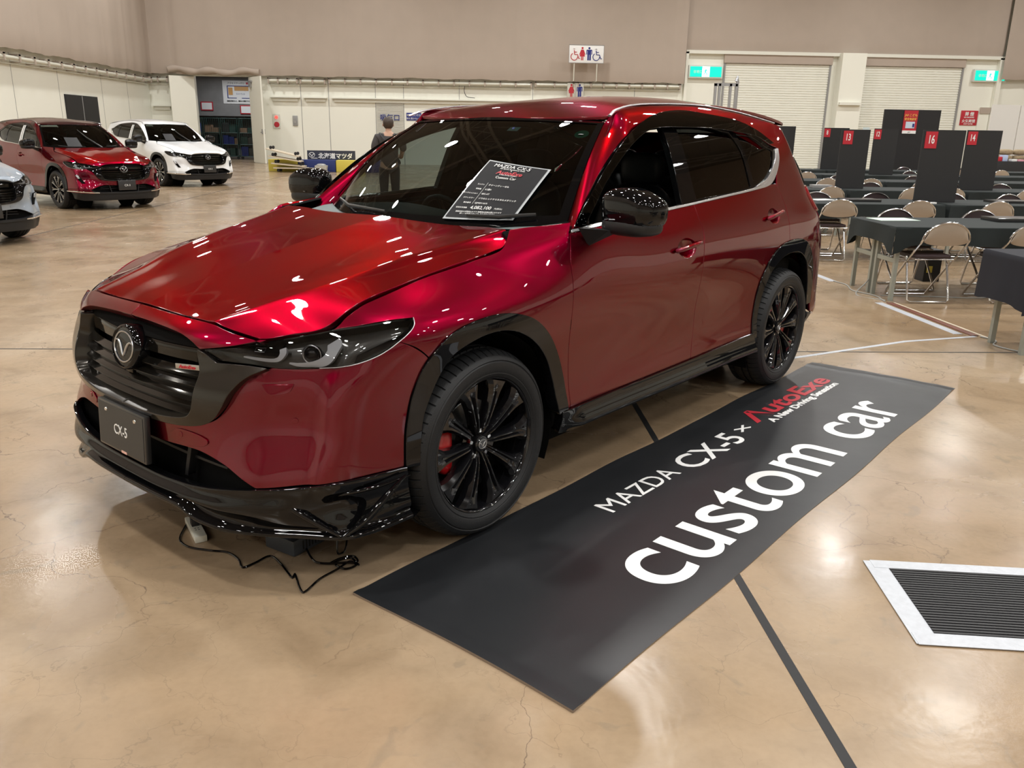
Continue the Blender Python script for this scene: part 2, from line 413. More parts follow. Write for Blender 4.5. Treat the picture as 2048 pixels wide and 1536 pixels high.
    if sym:
        n0 = len(vv); v2 = vv.copy(); v2[:, 1] *= -1; m2 = nn.copy(); m2[:, 1] *= -1
        F = F+[tuple(n0+i for i in f[::-1]) for f in F]; vv = np.vstack([vv, v2]); nn = np.vstack([nn, m2])
    elif side < 0:
        vv[:, 1] *= -1; nn[:, 1] *= -1; F = [f[::-1] for f in F]
    me = bpy.data.meshes.new(name); me.from_pydata([tuple(p) for p in vv], [], F); me.materials.append(mt)
    me.polygons.foreach_set('use_smooth', [True]*len(me.polygons))
    me.normals_split_custom_set_from_vertices([tuple(q) for q in nn])
    return link(name, me, parent)
def both(name, *a, **k): return panel(name, *a, side=1, **k), panel(name, *a, side=-1, **k)
def place(fn):
    for s in (1, -1): fn(s)
def text(name, body, size, mt, parent, M, bold=0, shear=0, align='CENTER', depth=.0008, spacing=1, sx=1, font=None, merge=True, res=3):
    c = bpy.data.curves.new(name, 'FONT'); c.body = body; c.size = size; c.align_x = align; c.align_y = 'BOTTOM_BASELINE'; c.extrude = depth; c.offset = bold; c.shear = shear; c.space_character = spacing; c.resolution_u = res
    o = bpy.data.objects.new(name, c); COL.objects.link(o); dg = bpy.context.evaluated_depsgraph_get(); me = bpy.data.meshes.new_from_object(o.evaluated_get(dg)); bpy.data.objects.remove(o)
    me.name = name; me.materials.clear(); me.materials.append(mt)
    me.transform(M @ Matrix.Diagonal((sx, 1, 1, 1)))
    return link(name, me, parent)
def frame(o, x, y):
    """matrix with origin o and axes x (reading direction), y (letters' up)"""
    x = Vector(x).normalized(); y = Vector(y); z = x.cross(y).normalized(); y = z.cross(x)
    m = Matrix((x, y, z)).transposed().to_4x4(); m.translation = Vector(o); return m
def copy_tree(o, parent=None):
    c = o.copy(); COL.objects.link(c)
    if parent is not None: c.parent = parent
    for ch in list(o.children): copy_tree(ch, c)
    return c
def ell(name, c, r, mt, parent, p=2.5, n=28, M=None, cut=None):
    """superellipsoid"""
    P = []
    def sp(v, e): return math.copysign(abs(v)**e, v)
    for i in range(n//2+1):
        a = -math.pi/2+math.pi*i/(n//2); row = []
        for j in range(n+1):
            b = 2*math.pi*j/n; e = 2/p
            v = Vector((r[0]*sp(math.cos(a), e)*sp(math.cos(b), e), r[1]*sp(math.cos(a), e)*sp(math.sin(b), e), r[2]*sp(math.sin(a), e)))
            if M is not None: v = M @ v
            row.append(v+Vector(c))
        P.append(row)
    m = MB().grid(P); o = m.build(name, mt, parent)
    bm = bmesh.new(); bm.from_mesh(o.data); bmesh.ops.remove_doubles(bm, verts=bm.verts, dist=1e-5); bmesh.ops.recalc_face_normals(bm, faces=bm.faces); bm.to_mesh(o.data); bm.free(); shade(o.data, 50)
    return o
# ---------------------------------------------------------------- the car (x forward, y left, z up, origin on the floor under the front axle)
LAMP_T = [(-.948, .802), (-.842, .819), (-.759, .84), (-.68, .857), (-.6, .873), (-.473, .885), (-.385, .891), (-.326, .891)]
LAMP_B = [(-.326, .891), (-.337, .872), (-.368, .846), (-.387, .827), (-.402, .808), (-.42, .79), (-.447, .776), (-.49, .769), (-.575, .764), (-.64, .762), (-.726, .764), (-.788, .770), (-.891, .772)]
SHUT = [(-.6, .873), (-.557, .905), (-.452, .933), (-.368, .954), (-.278, .973), (-.17, .996), (-.007, 1.022), (.088, 1.039), (.188, 1.059), (.243, 1.09), (.293, 1.125)]
REDLOW = [(-1.35, .455), (-1.137, .458), (-1.029, .464), (-.943, .462), (-.85, .438), (-.778, .406), (-.722, .381)]
REDLOW2 = [(-.722, .381), (-.636, .389), (-.493, .402), (-.419, .399), (-.371, .393)]
ARF = [(-.371, .393), (-.369, .458), (-.366, .536), (-.354, .654), (-.33, .735), (-.275, .79), (-.171, .834), (-.065, .854), (.038, .857), (.134, .843), (.239, .805), (.331, .734), (.398, .646), (.446, .542), (.469, .452), (.479, .391)]
ARFI = [(-.350, .386), (-.346, .472), (-.334, .574), (-.291, .676), (-.203, .749), (-.114, .786), (-.035, .802), (.059, .799), (.15, .774), (.243, .722), (.324, .641), (.376, .537), (.402, .448), (.420, .385)]
ARR = [(2.226, .404), (2.238, .53), (2.259, .656), (2.301, .751), (2.38, .836), (2.484, .883), (2.617, .901), (2.776, .898), (2.908, .862), (3.02, .785), (3.09, .69), (3.115, .586), (3.11, .461)]
ARRI = [(2.284, .301), (2.276, .485), (2.31, .622), (2.385, .742), (2.495, .808), (2.634, .832), (2.79, .820), (2.93, .755), (3.01, .66), (3.045, .56), (3.05, .461)]
DOORF = [(.537, 1.102), (.494, .998), (.483, .766), (.504, .388)]
DOORB = [(1.563, 1.158), (1.573, 1.097), (1.588, 1.042), (1.562, .907), (1.556, .693), (1.560, .529), (1.530, .398)]
DOORR = [(2.60, 1.222), (2.638, 1.101), (2.632, 1.018), (2.622, .94), (2.617, .901)]
BELT_T = [(.551, 1.110), (.736, 1.128), (1.0, 1.141), (1.335, 1.156), (1.564, 1.167), (1.912, 1.187), (2.28, 1.210), (2.467, 1.236), (2.592, 1.288), (2.694, 1.352), (2.757, 1.413)]
BELT_B = [(.546, 1.1), (.736, 1.116), (1.0, 1.129), (1.329, 1.145), (1.563, 1.158), (1.912, 1.177), (2.274, 1.198), (2.50, 1.220), (2.640, 1.278), (2.743, 1.349), (2.788, 1.413)]
VIS = [(.568, 1.117), (.692, 1.215), (.875, 1.343), (1.053, 1.439), (1.278, 1.522), (1.461, 1.561), (1.703, 1.579), (1.914, 1.572), (2.276, 1.544), (2.502, 1.494), (2.676, 1.431), (2.757, 1.413)]
DITCH = [(1.155, 1.578), (1.34, 1.605), (1.643, 1.622), (2.066, 1.629), (2.319, 1.616), (2.696, 1.583), (2.9, 1.555), (3.1, 1.528)]
RING_O = [(-.729, .761), (-.784, .731), (-.826, .681), (-.853, .627), (-.887, .585), (-.937, .561), (-1.018, .546), (-1.12, .537), (-1.254, .533), (-1.35, .532)]
RING_I = [(-1.35, .552), (-1.2, .552), (-1.065, .564), (-.985, .582), (-.958, .613), (-.95, .67), (-.943, .727), (-.955, .79)]
rev = lambda l: list(reversed(l))
def ongrid(S, pts_, off=0.0, side=1):
    r = []
    for u, v in pts_:
        p = S(np.array([u]), np.array([v]))[0]; n = S.n(np.array([u]), np.array([v]), .014)[0]
        if n @ (p-np.array((-1.35, 0, .75))) < 0: n = -n
        p = p+n*off; r.append((p[0], p[1]*side, p[2]))
    return r
def dome(c, r, h): return lambda p: h*max(0, 1-((p[0]-c[0])/r[0])**2-((p[1]-c[1])/r[1])**2)
def smoothbump(c, r, h):
    def f(p):
        q = ((p[0]-c[0])/r[0])**2+((p[1]-c[1])/r[1])**2; return h*(1-q)**2 if q < 1 else 0
    return f
def ovalpts(cu, cv, ru, rv, n=28): return [(cu+ru*math.cos(2*math.pi*i/n), cv+rv*math.sin(2*math.pi*i/n)) for i in range(n)]

def make_wheel(parent, x, s, red_cal=True, rimm=RIMB, edge=RIMB):
    """wheel with tyre, ten paired-rib spokes, hub, nuts, disc and caliper"""
    R = .362; wo = empty('wheel', (x, 0, R)); wo.parent = parent
    N = 64*4; prof = [(.256, .878), (.262, .896), (.275, .905), (.279, .904), (.283, .907), (.305, .911), (.318, .9085), (.322, .9045), (.326, .9075), (.338, .899), (.341, .896), (.348, .884), (.3565, .866), (.3585, .858)]
    tread = [(.3595, .856), (.361, .838), (.3535, .8365), (.3535, .8265), (.3615, .825), (.362, .80), (.362, .7985), (.354, .797), (.354, .787), (.362, .7855), (.362, .745), (.354, .7435), (.354, .7335), (.3605, .732), (.359, .705), (.345, .690), (.30, .685), (.262, .70), (.256, .715)]
    P = [(r, y, 0) for r, y in prof]+[(r, y, 1 if y > .80 or y < .74 else 0) for r, y in tread]
    vs = []; k = len(P); fs = []
    for j in range(N):
        a = 2*math.pi*(j//4+(0, .08, .12, .94)[j % 4])/(N//4); gro = j % 4 in (0, 1)
        for i, (r, y, t) in enumerate(P):
            rr = r-(.0055 if gro and ((r > .352 and t) or (r > .346 and y > .856)) else 0)
            vs.append((rr*math.cos(a), y*s, rr*math.sin(a)))
    for j in range(N):
        for i in range(k-1): fs.append((j*k+i, ((j+1) % N)*k+i, ((j+1) % N)*k+i+1, j*k+i+1))
    m = MB(); m.add(vs, fs); m.build('tyre', RUBBER, wo, ang=28)
    S_ = Matrix.Diagonal((1, s, 1, 1))
    rim = MB(); rim.lathe([(.262, .872), (.2625, .892), (.2585, .8955), (.2545, .893), (.2515, .884), (.249, .872), (.244, .84), (.238, .78), (.236, .70), (.262, .695)], 96, S_); rim.build('rim', rimm, wo)
    for q in range(10):
        sp = MB(); a0 = math.radians(36*q); rows = []
        RR = [.030, .050, .075, .105, .14, .175, .205, .228, .2465]
        WW = [.013, .0155, .0165, .018, .0205, .0245, .031, .044, .058]
        YY = [.853, .866, .874, .879, .883, .886, .888, .889, .888]
        for r, w_, y in zip(RR, WW, YY):
            gd = .012*min(1, (r-.02)/.08)*(1 if r < .20 else max(0, 1-(r-.20)/.03))+.002
            sec = [(-w_*1.05, -.040), (-w_*1.0, -.015), (-w_*.62, 0), (-w_*.36, -.001), (-w_*.14, -gd), (w_*.14, -gd), (w_*.36, -.001), (w_*.62, 0), (w_*1.0, -.015), (w_*1.05, -.040)]
            rows.append([Vector((r*math.cos(a0)-t*math.sin(a0), (y+d)*s, r*math.sin(a0)+t*math.cos(a0))) for t, d in sec])
        sp.grid(rows).build('spoke', rimm, wo, ang=25)
    hb = MB(); hb.lathe([(.0, .872), (.029, .872), (.032, .868), (.0335, .852), (.060, .846), (.072, .838), (.075, .80), (.0, .79)], 40, S_); hb.build('hub', rimm, wo, ang=30)
    cp = MB(); cp.lathe([(.0, .8745), (.024, .8745), (.026, .872), (.0265, .868)], 32, S_); cp.build('centre_cap', GBLACK, wo, ang=30); winglogo(wo, Vector((0, .8752*s, 0)), Vector((-s, 0, 0)), Vector((0, 0, 1)), .021, DULLCH)
    for q in range(5):
        nt = MB(); a = math.radians(72*q+90); nt.lathe([(0, .864), (.0085, .864), (.0095, .860), (.0098, .838)], 6, Matrix.Translation((.052*math.cos(a), 0, .052*math.sin(a))) @ S_); nt.build('lug_nut', CHROME, wo, ang=20)
    d = MB(); d.lathe([(.055, .80), (.155, .80), (.158, .798), (.158, .774), (.155, .772), (.055, .772)], 64, S_); d.build('brake_disc', DISC, wo, ang=30)
    d = MB(); d.lathe([(.158, .78), (.24, .776), (.235, .70), (.0, .70), (.0, .75), (.158, .76)], 48, S_); d.build('brake_dust_shield', SHELL, wo)
    cl = MB(); sg = 1 if x > -1 else -1
    for (a0, a1, r1, r2, y1, y2) in ((-34, 34, .12, .195, .76, .838),):
        rows = []
        for i in range(13):
            t = i/12; a = math.radians(180+(a0+(a1-a0)*t)) if sg < 0 else math.radians(a0+(a1-a0)*t)
            e = min(1, math.sin(math.pi*t)**.35) if 0 < t < 1 else .3
            rr1 = r1+.02*(1-e); rr2 = r2-.03*(1-e); yo = y2-.02*(1-e)
            row = [(rr1, y1), (rr1, yo-.008), (rr1+.008, yo), (rr1+.03, yo+.004), (rr2-.03, yo+.004), (rr2-.008, yo), (rr2, yo-.008), (rr2, y1)]
            rows.append([Vector((r*math.cos(a), y*s, r*math.sin(a))) for r, y in row])
        cl.grid(rows)
    if red_cal: cl.build('brake_caliper', CALIPER, wo, ang=50)
    return wo
def winglogo(parent, c, ex, ey, r, mt, name='wing_emblem', th=None):
    """oval ring with a winged V inside, in the plane ex,ey"""
    ez = ex.cross(ey); th = th or r*.085; m = MB()
    def P(a, b, h=0): return c+ex*a*r+ey*b*r*.80+ez*h
    m.tube([P(math.cos(t), math.sin(t), 0) for t in [2*math.pi*i/40 for i in range(40)]], th, 8, closed=True)
    L = cr([(-.95, .30), (-.62, .36), (-.36, .10), (-.12, -.42), (0, -.62)], 6)
    for sx in (1, -1): m.tube([P(a*sx, b) for a, b in L], [th*(.6+.9*math.sin(math.pi*min(1, i/len(L)))) for i in range(len(L))], 8)
    return m.build(name, mt, parent)

def build_car(root):
    S = SIDE
    # ---- skins
    def sst(x): x = min(1, max(0, x)); return x*x*(3-2*x)
    fogb = lambda p: -.020*math.exp(-((p[0]+.66)/.19)**2)*math.exp(-((p[1]-.590)/.10)**2)-.010*sst((p[1]-.728)/.016)*sst((p[0]+.86)/.08)*sst((-.42-p[0])/.05)
    bump = outline(REDLOW, REDLOW2, ARF[:5]+[(-.318, .757)], [(-.318, .757), (-.354, .802), (-.385, .829)], LAMP_B[3:11]+[(-.729, .762)], RING_O, ('l', [(-1.35, .532), (-1.35, .455)]))
    panel('front_bumper', S, bump, RED, root, step=.022, sym=True, offn=fogb)
    nose = outline([(-1.35, .879), (-1.2, .877), (-1.05, .874), (-.955, .869), (-.865, .853), (-.772, .837)], rev(LAMP_T[:3]), [(-.948, .802), (-.985, .818), (-1.054, .833), (-1.2, .842), (-1.35, .845)])
    panel('nose_panel', S, nose, RED, root, step=.018, sym=True, thick=.03, off=.012)
    panel('hood', HOOD, outline([(.786, 0), (.786, .4), (.783, .7), (.777, .8), (.758, .9), (.724, .98)], [(.724, .98), (.66, .983), (.60, .985)], ('l', [(.60, .985), (-.185, .985)]), [(-.185, .985), (-.23, .985), (-.268, .945), (-.297, .875), (-.315, .78), (-.318, .68), (-.312, .5), (-.303, .25), (-.30, 0)], ('l', [(-.30, 0), (.786, 0)])), RED, root, step=.022, sym=True, gap=0, thick=.02)
    both('fender_inner_edge', S, outline(('l', [(.28, 1.06), (.28, 1.13), (.58, 1.15), (.58, 1.08)])), SHELL, root, off=-.02, gap=0, step=.05)
    fend = outline(SHUT, [(.293, 1.125), (.357, 1.130), (.457, 1.134), (.575, 1.140)], ('l', [(.575, 1.140), (.545, 1.108), (.537, 1.102)]), DOORF, ('l', [(.504, .388), (.479, .391)]), rev(ARF)[:11]+[(-.318, .757)], [(-.318, .757), (-.354, .802), (-.387, .827)], rev(LAMP_B[:4]), rev(LAMP_T[4:]))
    both('front_fender', S, fend, RED, root, step=.022)
    hc = ovalpts(1.405, .968, .088, .047)
    for s in (1, -1):
        d = panel('front_door', S, outline(DOORF, ('l', [(.504, .388), (1.530, .398)]), rev(DOORB), rev([p for p in BELT_B if p[0] < 1.57])), RED, root, holes=[hc], step=.026, side=s)
        panel('handle_recess', S, hc, RED, d, gap=0, step=.012, offn=dome((1.405, .968), (.088, .047), -.024), side=s, roll=0)
        hb = ongrid(S, [(1.285, .962), (1.31, .966), (1.36, .970), (1.42, .975), (1.48, .980), (1.525, .985)], .026, s); hb[0] = ongrid(S, [(1.285, .962)], .004, s)[0]
        hb[-1] = ongrid(S, [(1.53, .985)], .006, s)[0]
        MB().tube(cr(hb, 4), [.006]+[.0115]*(len(cr(hb, 4))-2)+[.007], 12).build('door_handle', RED, d)
        hr = ovalpts(2.435, 1.052, .080, .043)
        d2 = panel('rear_door', S, outline(DOORB, ('l', [(1.530, .398), (2.226, .410)]), ARR[:7], rev(DOORR), rev([p for p in BELT_B if 1.56 < p[0] < 2.6])), RED, root, holes=[hr], step=.026, side=s)
        panel('handle_recess', S, hr, RED, d2, gap=0, step=.012, offn=dome((2.435, 1.052), (.080, .043), -.024), side=s, roll=0)
        hb = ongrid(S, [(2.325, 1.040), (2.35, 1.045), (2.40, 1.050), (2.46, 1.056), (2.51, 1.062), (2.55, 1.067)], .026, s); hb[0] = ongrid(S, [(2.325, 1.04)], .004, s)[0]; hb[-1] = ongrid(S, [(2.55, 1.067)], .006, s)[0]
        MB().tube(cr(hb, 4), [.006]+[.0115]*(len(cr(hb, 4))-2)+[.007], 12).build('door_handle', RED, d2)
    q = outline(rev(DOORR)[::-1][:1]+[(2.655, 1.283), (2.75, 1.349), (2.792, 1.415)], [(2.792, 1.415), (2.676, 1.437), (2.502, 1.497), (2.276, 1.547), (1.914, 1.574), (1.703, 1.581), (1.461, 1.563), (1.36, 1.546)], ('l', [(1.36, 1.546), (1.34, 1.603)]), DITCH[1:], ('l', [(3.1, 1.528), (3.20, 1.50), (3.27, 1.33), (3.29, 1.18), (3.14, 1.18)]), [(3.14, 1.18), (3.125, 1.12), (3.17, 1.04)], ('l', [(3.17, 1.04), (3.22, .955)]), [(3.22, .955), (3.12, .93), (3.04, .77)], rev(ARR[6:10]), rev(DOORR))
    both('rear_quarter_panel', S, q, RED, root, step=.026)
    rb = outline([(3.04, .77), (3.12, .93), (3.22, .955)], ('l', [(3.22, .955), (3.6, .90), (4.1, .88), (4.1, .36), (3.3, .34), (3.12, .40)]), [(3.12, .40), (3.12, .55), (3.10, .66), (3.04, .77)])
    panel('rear_bumper', S, rb, RED, root, step=.03, sym=True)
    panel('rear_bumper_skirt', S, outline(('l', [(3.12, .395), (3.3, .335), (4.1, .355), (4.1, .18), (3.4, .18), (3.14, .24)])), PBLACK, root, step=.04, sym=True, off=-.01)
    tg = outline(('l', [(3.22, .965), (3.29, 1.18), (3.29, 1.50), (4.1, 1.50), (4.1, .89), (3.6, .91)]))
    t_ = panel('tailgate', S, tg, RED, root, step=.035, sym=True, holes=[])
    panel('rear_window', S, outline([(3.42, 1.20), (3.40, 1.46)], ('l', [(3.40, 1.46), (4.1, 1.47), (4.1, 1.18), (3.42, 1.20)])), GBLACK, t_, step=.05, sym=True, off=.004)
    for s in (1, -1):
        tl = panel('tail_lamp', S, outline([(3.14, 1.178), (3.30, 1.185), (3.7, 1.16)], ('l', [(3.7, 1.16), (3.7, 1.07)]), [(3.7, 1.07), (3.4, 1.04), (3.17, 1.04), (3.128, 1.12), (3.14, 1.178)]), REDLENS, root, step=.02, side=s, off=.012)
        panel('rear_fin', S, outline([(3.15, 1.50), (3.20, 1.35), (3.235, 1.20)], ('l', [(3.235, 1.20), (3.36, 1.20), (3.30, 1.48)])), GBLACK, root, side=s, off=.010, step=.03)
    # ---- roof, pillars
    yd = [float(S(np.array([u]), np.array([z]))[0][1]) for u, z in DITCH]
    ro = outline([(1.052, 0), (1.058, .25), (1.085, .45), (1.12, .585)], ('l', [(1.12, .585), (1.155, min(.655, yd[0]-.012))]), [(u, y-.012) for (u, _), y in zip(DITCH, yd)], ('l', [(3.1, yd[-1]-.012), (3.16, yd[-1]-.03)]), [(3.16, yd[-1]-.03), (3.24, .3), (3.26, 0)])
    rf = panel('roof', ROOF, ro, RED, root, step=.035, sym=True, gap=0)
    bpy_dummy = None
    fin = MB(); rows = []
    for i in range(9):
        t = i/8; xx = -2.86-.20*t; hh = .055*math.sin(min(1, t*1.05+.02)*math.pi/2)**1.3*(1 if t < .92 else .6); ww = .022*(1-abs(t-.55)*1.1)+.006
        zb = float(ROOF(np.array([-xx]), np.array([0.0]))[0][2])-.004
        rows.append([(xx, -ww, zb), (xx, -ww*.6, zb+hh*.55), (xx, 0, zb+hh), (xx, ww*.6, zb+hh*.55), (xx, ww, zb)])
    fin.grid(rows).build('shark_fin_antenna', RED, rf)
    for s in (1, -1):
        A = [(-.60, .775, 1.085)]+[tuple(WS(np.array([q]), np.array([1.0]))[0]) for q in np.linspace(0, 1, 9)][1:]+ongrid(S, [(1.155, 1.578), (1.24, 1.592), (1.345, 1.603)]); A = cr(A, 5)
        B = ongrid(S, cr([(.545, 1.09), (.60, 1.143), (.692, 1.217), (.875, 1.345), (1.053, 1.441), (1.20, 1.497), (1.278, 1.524), (1.365, 1.545)], 8)); A = smo(resamp(A, 40)); B = smo(resamp(B, 40)); rows = []
        c_ = np.cross(np.array(B[25])-np.array(A[25]), np.array(A[26])-np.array(A[24])); sgn = 1 if c_[1] > 0 else -1
        for i in range(40):
            a = np.array(A[i]); b = np.array(B[i]); ch = b-a; tn = np.array(A[min(i+1, 39)])-np.array(A[max(i-1, 0)]); nn = np.cross(ch, tn); nn /= np.linalg.norm(nn); nn = nn*sgn
            L = np.linalg.norm(ch); row = []
            for j in range(11):
                t = j/10; row.append(tuple((a+ch*t+nn*L*.075*4*t*(1-t))*np.array((1, s, 1))))
            e = b-nn*.02; row.append(tuple(e*np.array((1, s, 1)))); row.insert(0, tuple((a-nn*.02)*np.array((1, s, 1))))
            rows.append(row)
        MB().grid(rows).build('windscreen_pillar', RED, root, ang=50)
        dm = ongrid(S, cr([(1.08, 1.553)]+DITCH[:7], 6), .001, 1)
        dm = [(x, (y-.006)*s, z+.004) for x, y, z in dm]; MB().tube(dm, .0085, 8, flat=.6).build('roof_moulding', DULLCH, root)
    def wq(a, b): q = WS(np.array([a]), np.array([abs(b)]))[0]; return (q[0], q[1]*(1 if b >= 0 else -1), q[2])
    MB().grid([[wq(a, b) for b in np.linspace(1, -1, 41)] for a in np.linspace(-.02, 1, 24)]).build('windscreen', GLASS, root, fix=False)
    ws = lambda s_, t_, o=0: Vector(WS(np.array([s_]), np.array([abs(t_)]))[0]*np.array((1, 1 if t_ >= 0 else -1, 1)))+Vector((.55, 0, .83))*o
    # black ceramic band round the windscreen
    fr = MB()
    def band(a, b, n=40):
        fr.grid([[ws(*(np.array(a(i/n))*(1-j)+np.array(b(i/n))*j), .003) for j in (0, 1)] for i in range(n+1)])
    band(lambda t: (0, -1+2*t), lambda t: (.07, -1+2*t)); band(lambda t: (.965, -1+2*t), lambda t: (1, -1+2*t)); band(lambda t: (t, .955), lambda t: (t, 1)); band(lambda t: (t, -.955), lambda t: (t, -1))
    fr.build('windscreen_band', GBLACK, root, fix=False)
    # cowl
    MB().grid([[(-.26-.02*j-.10*(abs(y)/.75)**2, y, 1.10-.018*j+.02*(abs(y)/.75)**2) for j in range(6)] for y in np.linspace(-.76, .76, 21)]).build('cowl', PBLACK, root)
    # ---- glasshouse
    top = [(u, z-.004) for u, z in VIS]
    for s in (1, -1):
        gF = outline([(.665, 1.125), (.70, 1.19), (.827, 1.290), (1.005, 1.390), (1.166, 1.460), (1.328, 1.507), (1.49, 1.522)], ('l', [(1.49, 1.522), (1.475, 1.40), (1.45, 1.165)]), [(1.45, 1.165), (1.0, 1.141), (.665, 1.125)])
        gR = outline([(1.60, 1.180), (1.605, 1.35), (1.62, 1.523)], [(1.62, 1.523), (1.90, 1.525), (2.17, 1.500)], [(2.17, 1.500), (2.235, 1.40), (2.235, 1.215)], [(2.235, 1.215), (1.9, 1.192), (1.60, 1.180)])
        gQ = outline([(2.275, 1.225), (2.276, 1.35), (2.245, 1.490)], [(2.245, 1.490), (2.45, 1.475), (2.60, 1.425), (2.69, 1.40)], [(2.69, 1.40), (2.60, 1.318), (2.47, 1.25), (2.275, 1.225)])
        sur = outline(top, rev(BELT_T))
        f = panel('window_surround', S, sur, GBLACK, root, holes=[gF, gR, gQ], side=s, step=.02, gap=0, thick=.03)
        panel('rear_door_glass', S, gR, PRIVACY, root, side=s, off=-.006, gap=-.004, thick=.002, step=.04)
        panel('quarter_glass', S, gQ, PRIVACY, root, side=s, off=-.006, gap=-.004, thick=.002, step=.04)
        v = outline([(u, z) for u, z in VIS[:-1]], ('l', [(2.676, 1.431), (2.60, 1.425)]), [(2.60, 1.425), (2.45, 1.465), (2.2, 1.488), (1.9, 1.503), (1.62, 1.503), (1.49, 1.502), (1.328, 1.490), (1.166, 1.445), (1.005, 1.376), (.827, 1.272), (.70, 1.175), (.63, 1.122)])
        panel('side_window_visor', S, v, VISOR, root, side=s, offn=lambda p: .014+.016*math.sin(min(1, max(0, (p[0]-.6)/.3))*math.pi/2), step=.018, thick=.004, gap=.001)
        b = outline(BELT_T, ('l', [(2.757, 1.413), (2.788, 1.413)]), rev(BELT_B))
        panel('belt_moulding', S, b, CHROMS, root, side=s, step=.012, off=.005, gap=.0005, roll=.002)
        br = [(2.30, 1.2135), (2.467, 1.2365), (2.592, 1.290), (2.694, 1.354), (2.757, 1.413)]
        panel('quarter_window_trim', S, outline(br, ('l', [(2.757, 1.413), (2.715, 1.405)]), [(2.733, 1.408), (2.672, 1.352), (2.575, 1.298), (2.455, 1.250), (2.30, 1.219)]), CHROMS, root, side=s, step=.012, off=.007, gap=.0005, roll=.002)
        # cladding and sills
        a = outline(ARF, ('l', [ARF[-1], ARFI[-1]]), rev(ARFI)); panel('wheel_arch_trim', S, a, GBLACK, root, side=s, step=.016, off=.008, thick=.055, gap=0, roll=.006)
        a = outline(ARR, ('l', [ARR[-1], ARRI[-1]]), rev(ARRI)); panel('wheel_arch_trim', S, a, GBLACK, root, side=s, step=.016, off=.008, thick=.055, gap=0, roll=.006)
        sl = outline(('l', [(.45, .292), (.437, .388), (1.0, .392), (1.6, .399), (2.235, .412), (2.28, .29), (1.6, .285), (1.0, .28), (.55, .28)]))
        panel('side_sill', S, sl, GBLACK, root, side=s, step=.016, gap=0, offn=lambda p: .012+.035*math.exp(-((p[1]-.325)/.03)**2)*min(1, max(0, (p[0]-.45)/.12)), thick=.06)
        # black sheet added behind the panel gaps for their shade; wheel well liners
        ln = outline(ARFI[7:], ('l', [ARFI[-1], (.44, .30), (2.26, .30), ARRI[0]]), ARRI[:], ('l', [ARRI[-1], (3.2, .42), (3.25, 1.15), (2.7, 1.25), (1.6, 1.13), (.6, 1.09), (.3, 1.07), (-.2, .97), (-.45, .80), (-.45, .42), ARFI[0]]), ARFI[:8])
        panel('gap_backing', S, ln, SHELL, root, side=s, step=.06, off=-.026, gap=0, thick=.01)
        for xc in (0, -2.7):
            m = MB(); rows = []
            for i in range(25):
                an = math.radians(-25+230*i/24); rows.append([(xc+.435*math.cos(an), y*s, .362+.425*math.sin(an)) for y in (.40, .60, .80, .865)])
            m.grid(rows); m.add([(xc+.44*math.cos(2*math.pi*i/24), .42*s, .362+.42*math.sin(2*math.pi*i/24)) for i in range(24)], [tuple(range(24))]); m.build('wheel_well_liner', SHELL, root)
        # mirror
        mo = ell('door_mirror', (-.690, 1.040*s, 1.197), (.085, .130, .082), GBLACK, root, p=3.3, M=Matrix.Rotation(math.radians(-14*s), 3, 'Z'))
        for v_ in mo.data.vertices:
            y = abs(v_.co.y)
            if v_.co.z > 1.20: v_.co.z = 1.20+(v_.co.z-1.20)*(1.0-.45*min(1, max(0, (y-1.05)/.12)))
            v_.co.x -= .35*(y-.93)*.35
        ml = ell('mirror_lower_shell', (-.688, 1.035*s, 1.132), (.080, .122, .040), PBLACK, mo, p=3.0, M=Matrix.Rotation(math.radians(-14*s), 3, 'Z'))
        for v_ in ml.data.vertices: v_.co.x -= .35*(abs(v_.co.y)-.93)*.35
        MB().tube([(-.688, 1.135*s, 1.162), (-.640, 1.05*s, 1.160), (-.618, .98*s, 1.158)], .0022, 6).build('mirror_trim_line', DULLCH, mo)
        st = MB(); st.add([(-.56, .875*s, 1.12), (-.72, .885*s, 1.075), (-.62, .885*s, 1.045), (-.62, .98*s, 1.115), (-.73, .99*s, 1.115), (-.67, .99*s, 1.105)], [(0, 1, 2), (3, 5, 4), (0, 3, 4, 1), (1, 4, 5, 2), (2, 5, 3, 0)]); st.build('mirror_foot', PBLACK, mo, ang=10)
        # headlamp
        lo = outline(LAMP_T, LAMP_B, ('l', [(-.891, .772), (-.948, .802)]))
        hl = panel('headlamp', S, lo, CLEAR, root, side=s, step=.018, thick=.010, roll=.002, gap=.001)
        panel('lamp_housing', S, lo, LAMPD, hl, side=s, off=-.050, step=.03, gap=-.004, thick=.004)
        side_w = outline(LAMP_T, LAMP_B, ('l', [(-.891, .772), (-.948, .802)])); MB().grid([list(t) for t in zip(ongrid(S, densify(side_w, .02), -.006, s), ongrid(S, densify(side_w, .02), -.055, s))]).build('lamp_surround', LAMPD, hl)
        MB().tube(ongrid(S, cr(LAMP_B[:9], 6), .004, s), .0018, 5).build('lens_edge_line', DULLCH, hl)
        def guide(pts_, w0, off, name='light_guide'):
            c = cr([p[:2] for p in pts_], 6); ws_ = np.interp(np.linspace(0, 1, len(c)), np.linspace(0, 1, len(pts_)), [p[2] for p in pts_]); L = []; Rr = []
            for i, p in enumerate(c):
                a = np.array(c[max(i-1, 0)]); b = np.array(c[min(i+1, len(c)-1)]); t = b-a; t /= np.linalg.norm(t); n = np.array((-t[1], t[0])); L.append(tuple(np.array(p)+n*ws_[i])); Rr.append(tuple(np.array(p)-n*ws_[i]))
            panel(name, S, L+Rr[::-1], LAMPW, hl, side=s, off=off, step=.008, gap=0, thick=.02, roll=.002)
